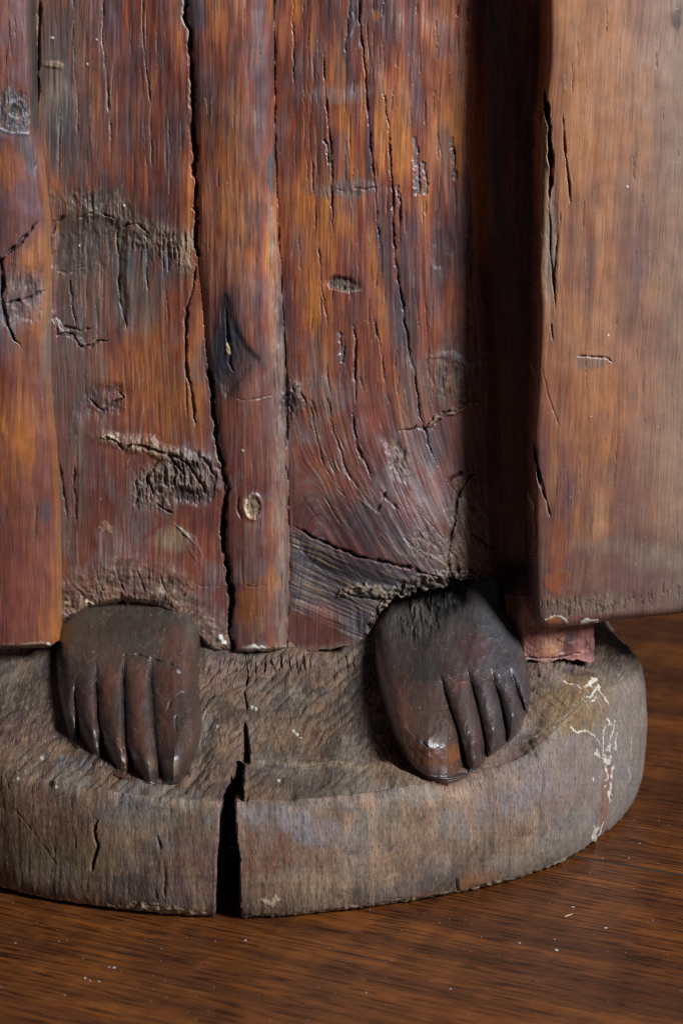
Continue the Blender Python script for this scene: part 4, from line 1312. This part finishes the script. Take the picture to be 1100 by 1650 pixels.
    Y = Y + 0.004 * (1 - sm(0, 6, d)) * sm(960, 1000, Vf)
    F.h *= sm(-2, 9, d)
    P = at_y(F.U, F.V, Y - F.h / 1000.0)
    gc = np.stack([F.g, F.gv, np.zeros_like(F.g)], -1)
    Q, (c, rr, g) = pad_skirt(P, [F.c, F.r, gc], [0.004, 0.012])
    kk = 2
    Q[-kk:, :, 2] -= 0.004
    return grid_mesh('foot', Q, c, rr, g, M_FOOT, statue)


FBR = np.array([0.068, 0.034, 0.024])
FRD = np.array([0.135, 0.046, 0.025])
FSL = np.array([0.055, 0.047, 0.043])
FGY = np.array([0.080, 0.066, 0.050])


def foot_base(F):
    c0 = F.c.copy()
    cov = (F.c.sum(-1) > 0)
    G = F.c.copy()
    F.base(F.k, [FSL * 0.7, FBR * 0.8, FBR, FBR * 1.3, FRD * 0.9], 26, 60)
    return c0, cov


def paint_left(F):
    keep = F.c.copy()
    wgt = np.clip(keep.sum(-1) / 0.05, 0, 1)
    foot_base(F)
    U, V = F.U, F.V
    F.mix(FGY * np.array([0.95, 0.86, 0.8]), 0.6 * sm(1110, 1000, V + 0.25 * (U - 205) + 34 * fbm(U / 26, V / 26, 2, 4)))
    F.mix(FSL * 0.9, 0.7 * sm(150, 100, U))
    F.r[:] = 0.42 + 0.12 * fbm(U / 20, V / 20, 2, 3)
    F.r = lerp(F.r, 0.46, 0.8 * sm(1075, 1020, V + 0.25 * (U - 205)))
    F.blob(285, 1035, 30, 25, FRD * 0.9, 0.6)
    F.blob(200, 1010, 60, 14, FBR * 0.7, 0.6)
    F.h += 2.2 * np.exp(-((U - 225) / 60) ** 2 - ((V - 1030) / 40) ** 2)
    F.blob(290, 1085, 26, 26, FRD, 0.55)
    for x, y in ((175, 1110), (222, 1110), (222, 1170), (270, 1150)):
        F.blob(x, y, 13, 40, FRD, 0.6)
    F.blob(235, 1232, 16, 14, TAN * 0.5, 0.8, 0, 0.5, 0.7, 0, 0.6)
    F.blob(275, 1236, 12, 12, TAN * 0.6, 0.8, 0, 0.5, 0.7, 0, 0.6)
    F.crack([(190, 1056), (225, 1056), (255, 1066), (300, 1078)], 2.4, 1.6, DARK, 0.6, 2)
    F.crack([(266, 1150), (278, 1128), (292, 1117), (312, 1122), (322, 1134)], 3.0, 2.4, DARK, 0.6, 1.5)
    F.crack([(284, 1180), (283, 1158), (290, 1150), (306, 1148)], 2.4, 1.6, DARK, 0.5, 1.5)
    # flat carved nail on the big toe, a long lit facet down its right side
    F.blob(302, 1185, 15, 42, None, 0, 18, 0.35, 0.3, 1.2)
    F.c = lerp(F.c, keep, (wgt * 0.6)[..., None])
    F.stroke([(288, 1082)], 3.2, SLATE * 4, 0.85, 0.2, 0.5)
    F.specks(70, 95, 320, 985, 1250, 81)


def paint_right(F):
    keep = F.c.copy()
    wgt = np.clip(keep.sum(-1) / 0.05, 0, 1)
    foot_base(F)
    U, V = F.U, F.V
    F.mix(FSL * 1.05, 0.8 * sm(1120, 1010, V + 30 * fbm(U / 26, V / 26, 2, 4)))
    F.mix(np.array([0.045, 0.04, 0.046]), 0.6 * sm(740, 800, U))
    F.r[:] = 0.42 + 0.12 * fbm(U / 20, V / 20, 2, 3)
    F.r = lerp(F.r, 0.52, 0.8 * sm(1090, 1020, V))
    F.blob(765, 1045, 24, 24, np.array([0.075, 0.026, 0.024]), 0.8)
    F.blob(735, 1100, 12, 12, FRD, 0.6)
    F.blob(690, 1150, 32, 40, FBR * 1.25, 0.6)
    F.blob(650, 1150, 14, 60, FRD * 0.8, 0.7, -15)
    F.blob(700, 1226, 40, 14, np.array([0.15, 0.045, 0.018]), 0.8, 20)
    F.blob(728, 1214, 12, 12, np.array([0.24, 0.075, 0.02]), 0.8)
    F.crack([(672, 1188), (684, 1200), (690, 1206)], 1.4, 0.7, DARK, 0.6, 1)
    # broken, crumbled wood in the hollow over the instep
    F.blob(672, 1000, 42, 36, GREYD * 0.7, 0.9, -25, 0.4, 1, -3.0, 0.75, 0, 4.0, 16)
    F.blob(712, 965, 34, 26, INK * 1.2, 0.9, -30, 0.4, 1, -6.0, 0.7, 0, 4.5, 14)
    F.blob(680, 985, 20, 16, GREY * 0.7, 0.7, 0, 0.5, 1, 0.5, 0.75, 0, 3.5, 11)
    F.c = lerp(F.c, keep, (wgt * 0.6)[..., None])
    F.stroke([(803, 1088)], 2.0, SLATE * 4, 0.8, 0.2, 0.5)
    F.specks(70, 620, 840, 985, 1250, 82)


ycL = ([88, 110, 150, 195, 240, 280, 330], [1135, 1160, 1187, 1213, 1236, 1238, 1200], [0.012, 0.014, 0.016, 0.017, 0.016, 0.017, 0.015],
       lambda u: 975 + 0 * u, lambda u: 0.006 + 0.010 * sm(150, 90, u))
gr = [([(244, 1050), (244, 1100), (247, 1150), (252, 1200), (257, 1240), (258, 1264)], 7.5, 11), ([(201, 1050), (200, 1100), (201, 1150), (204, 1200), (212, 1235), (219, 1256)], 6.5, 10),
      ([(155, 1062), (156, 1110), (159, 1160), (164, 1200), (174, 1240)], 6.0, 9), ([(121, 1085), (121, 1130), (125, 1170), (134, 1212)], 5.0, 8)]
foot([(80, 930), (88, 1000), (89, 1060), (91, 1110), (100, 1158), (113, 1200), (141, 1231), (172, 1250), (206, 1261), (234, 1267), (262, 1268), (286, 1265), (303, 1250), (317, 1212), (326, 1168), (322, 1120), (322, 1070), (326, 1010), (330, 930)],
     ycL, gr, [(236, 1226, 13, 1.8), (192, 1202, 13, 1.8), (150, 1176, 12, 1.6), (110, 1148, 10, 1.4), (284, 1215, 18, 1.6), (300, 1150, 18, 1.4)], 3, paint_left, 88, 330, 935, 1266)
ycR = ([606, 650, 690, 720, 765, 797, 827, 850], [1170, 1196, 1207, 1212, 1210, 1190, 1168, 1140], [0.020, 0.025, 0.026, 0.024, 0.016, 0.014, 0.013, 0.012],
       lambda u: 940 + 0 * u, lambda u: 0.010 + 0.020 * sm(720, 630, u) - 0.012 * np.exp(-((u - 775) / 40) ** 2))
gr = [([(706, 1080), (716, 1110), (727, 1145), (738, 1180), (747, 1215), (754, 1246)], 7.5, 10), ([(750, 1070), (761, 1105), (771, 1145), (779, 1185), (783, 1226)], 6.5, 9),
      ([(789, 1072), (798, 1102), (808, 1138), (814, 1168), (816, 1204)], 6.0, 8), ([(818, 1068), (828, 1098), (840, 1128), (848, 1152)], 5.0, 7)]
foot([(606, 900), (602, 980), (602, 1050), (610, 1110), (624, 1160), (640, 1203), (660, 1236), (686, 1254), (716, 1260), (744, 1254), (768, 1240), (800, 1214), (828, 1190), (846, 1160), (856, 1120), (852, 1080), (846, 1040), (838, 1000), (826, 950), (815, 900)],
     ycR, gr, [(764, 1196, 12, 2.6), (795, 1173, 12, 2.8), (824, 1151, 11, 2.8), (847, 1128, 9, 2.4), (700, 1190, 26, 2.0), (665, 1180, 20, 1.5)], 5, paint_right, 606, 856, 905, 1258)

# ------------------------------------------------------------------ crumbs on the floor
def plain(name, col, rough=0.8):
    m = bpy.data.materials.new(name)
    m.use_nodes = True
    nt = m.node_tree
    p = nt.nodes['Principled BSDF']
    t = N(nt, 'ShaderNodeTexNoise')
    t.inputs['Scale'].default_value = 900
    r = N(nt, 'ShaderNodeValToRGB')
    r.color_ramp.elements[0].color = tuple(np.array(col) * 0.7) + (1,)
    r.color_ramp.elements[1].color = tuple(np.clip(np.array(col) * 1.25, 0, 1)) + (1,)
    nt.links.new(t.outputs['Fac'], r.inputs[0])
    nt.links.new(r.outputs[0], p.inputs['Base Color'])
    p.inputs['Roughness'].default_value = rough
    return m


M_DUST = plain('grey_dust', (0.42, 0.40, 0.37))
M_SPL = plain('raw_splinter', (0.34, 0.22, 0.14))
r2 = np.random.default_rng(9)
vs, fs = [], []


def crumb(c, s, stretch=1.0, a=0.0):
    k = len(vs)
    ca, sa = math.cos(a), math.sin(a)
    for (x, y, z) in ((1, 0, 0.35), (-1, 0, 0.3), (0, 1, 0.35), (0, -1, 0.4), (0.1, 0.1, 0.95), (0, 0, 0.0)):
        j = r2.uniform(0.65, 1.25, 3)
        x, y, z = x * j[0] * stretch, y * j[1], z * j[2]
        vs.append((c[0] + s * (x * ca - y * sa), c[1] + s * (x * sa + y * ca), 0.0001 + s * z))
    for f in ((0, 2, 4), (2, 1, 4), (1, 3, 4), (3, 0, 4), (2, 0, 5), (1, 2, 5), (3, 1, 5), (0, 3, 5)):
        fs.append(tuple(k + i for i in f))


for (u, v, s) in ((137, 1578, 0.7), (145, 1582, 0.5), (184, 1561, 0.6), (176, 1560, 0.4), (896, 1533, 0.8), (975, 1497, 0.7), (923, 1463, 0.6), (893, 1515, 0.45), (837, 1521, 0.45), (725, 1595, 0.5), (590, 1601, 0.4), (1013, 1384, 0.4), (395, 1517, 0.45), (25, 1521, 0.4), (104, 1605, 0.4), (160, 1583, 0.45), (1030, 1360, 0.4)):
    crumb(at_z(np.array(float(u)), np.array(float(v)), 0.0), s / 1000.0, r2.uniform(1, 2), r2.uniform(0, 6))
for _ in range(330):
    c = at_z(np.array(r2.uniform(-80, 1180)), np.array(r2.uniform(1300, 1700)), 0.0)
    crumb(c, r2.uniform(0.10, 0.26) / 1000.0, r2.uniform(1, 1.8), r2.uniform(0, 6))
me = bpy.data.meshes.new('floor_dust')
me.from_pydata(vs, [], fs)
me.materials.append(M_DUST)
o = bpy.data.objects.new('floor_dust', me)
S.collection.objects.link(o)
o['kind'] = 'stuff'
o['label'] = 'fine pale dust and crumbs scattered over the dark floor'
o['category'] = 'dust'
vs, fs = [], []
a0 = at_z(np.array(909.0), np.array(1479.0), 0.0)
a1 = at_z(np.array(923.0), np.array(1474.0), 0.0)
dv_ = a1 - a0
L_ = np.linalg.norm(dv_[:2])
t_ = dv_[:2] / L_
n_ = np.array([-t_[1], t_[0]])
for i, (f, w) in enumerate(((0, 0.2), (0.25, 0.6), (0.7, 0.5), (1, 0.12))):
    for (sx, zz_) in ((-1, 0.15), (0.1, 1.0), (1, 0.2), (0, 0.0)):
        p = a0[:2] + t_ * L_ * f + n_ * sx * w * 0.0008
        vs.append((p[0], p[1], 0.0002 + zz_ * w * 0.001))
for i in range(3):
    for j in range(4):
        a, b = i * 4 + j, i * 4 + (j + 1) % 4
        fs.append((a, b, b + 4, a + 4))
fs += [(0, 1, 2, 3), (15, 14, 13, 12)]
me = bpy.data.meshes.new('wood_splinter')
me.from_pydata(vs, [], fs)
me.materials.append(M_SPL)
o = bpy.data.objects.new('wood_splinter', me)
S.collection.objects.link(o)
o['label'] = 'tiny pale wood splinter lying on the dark floor in front of the base'
o['category'] = 'splinter'
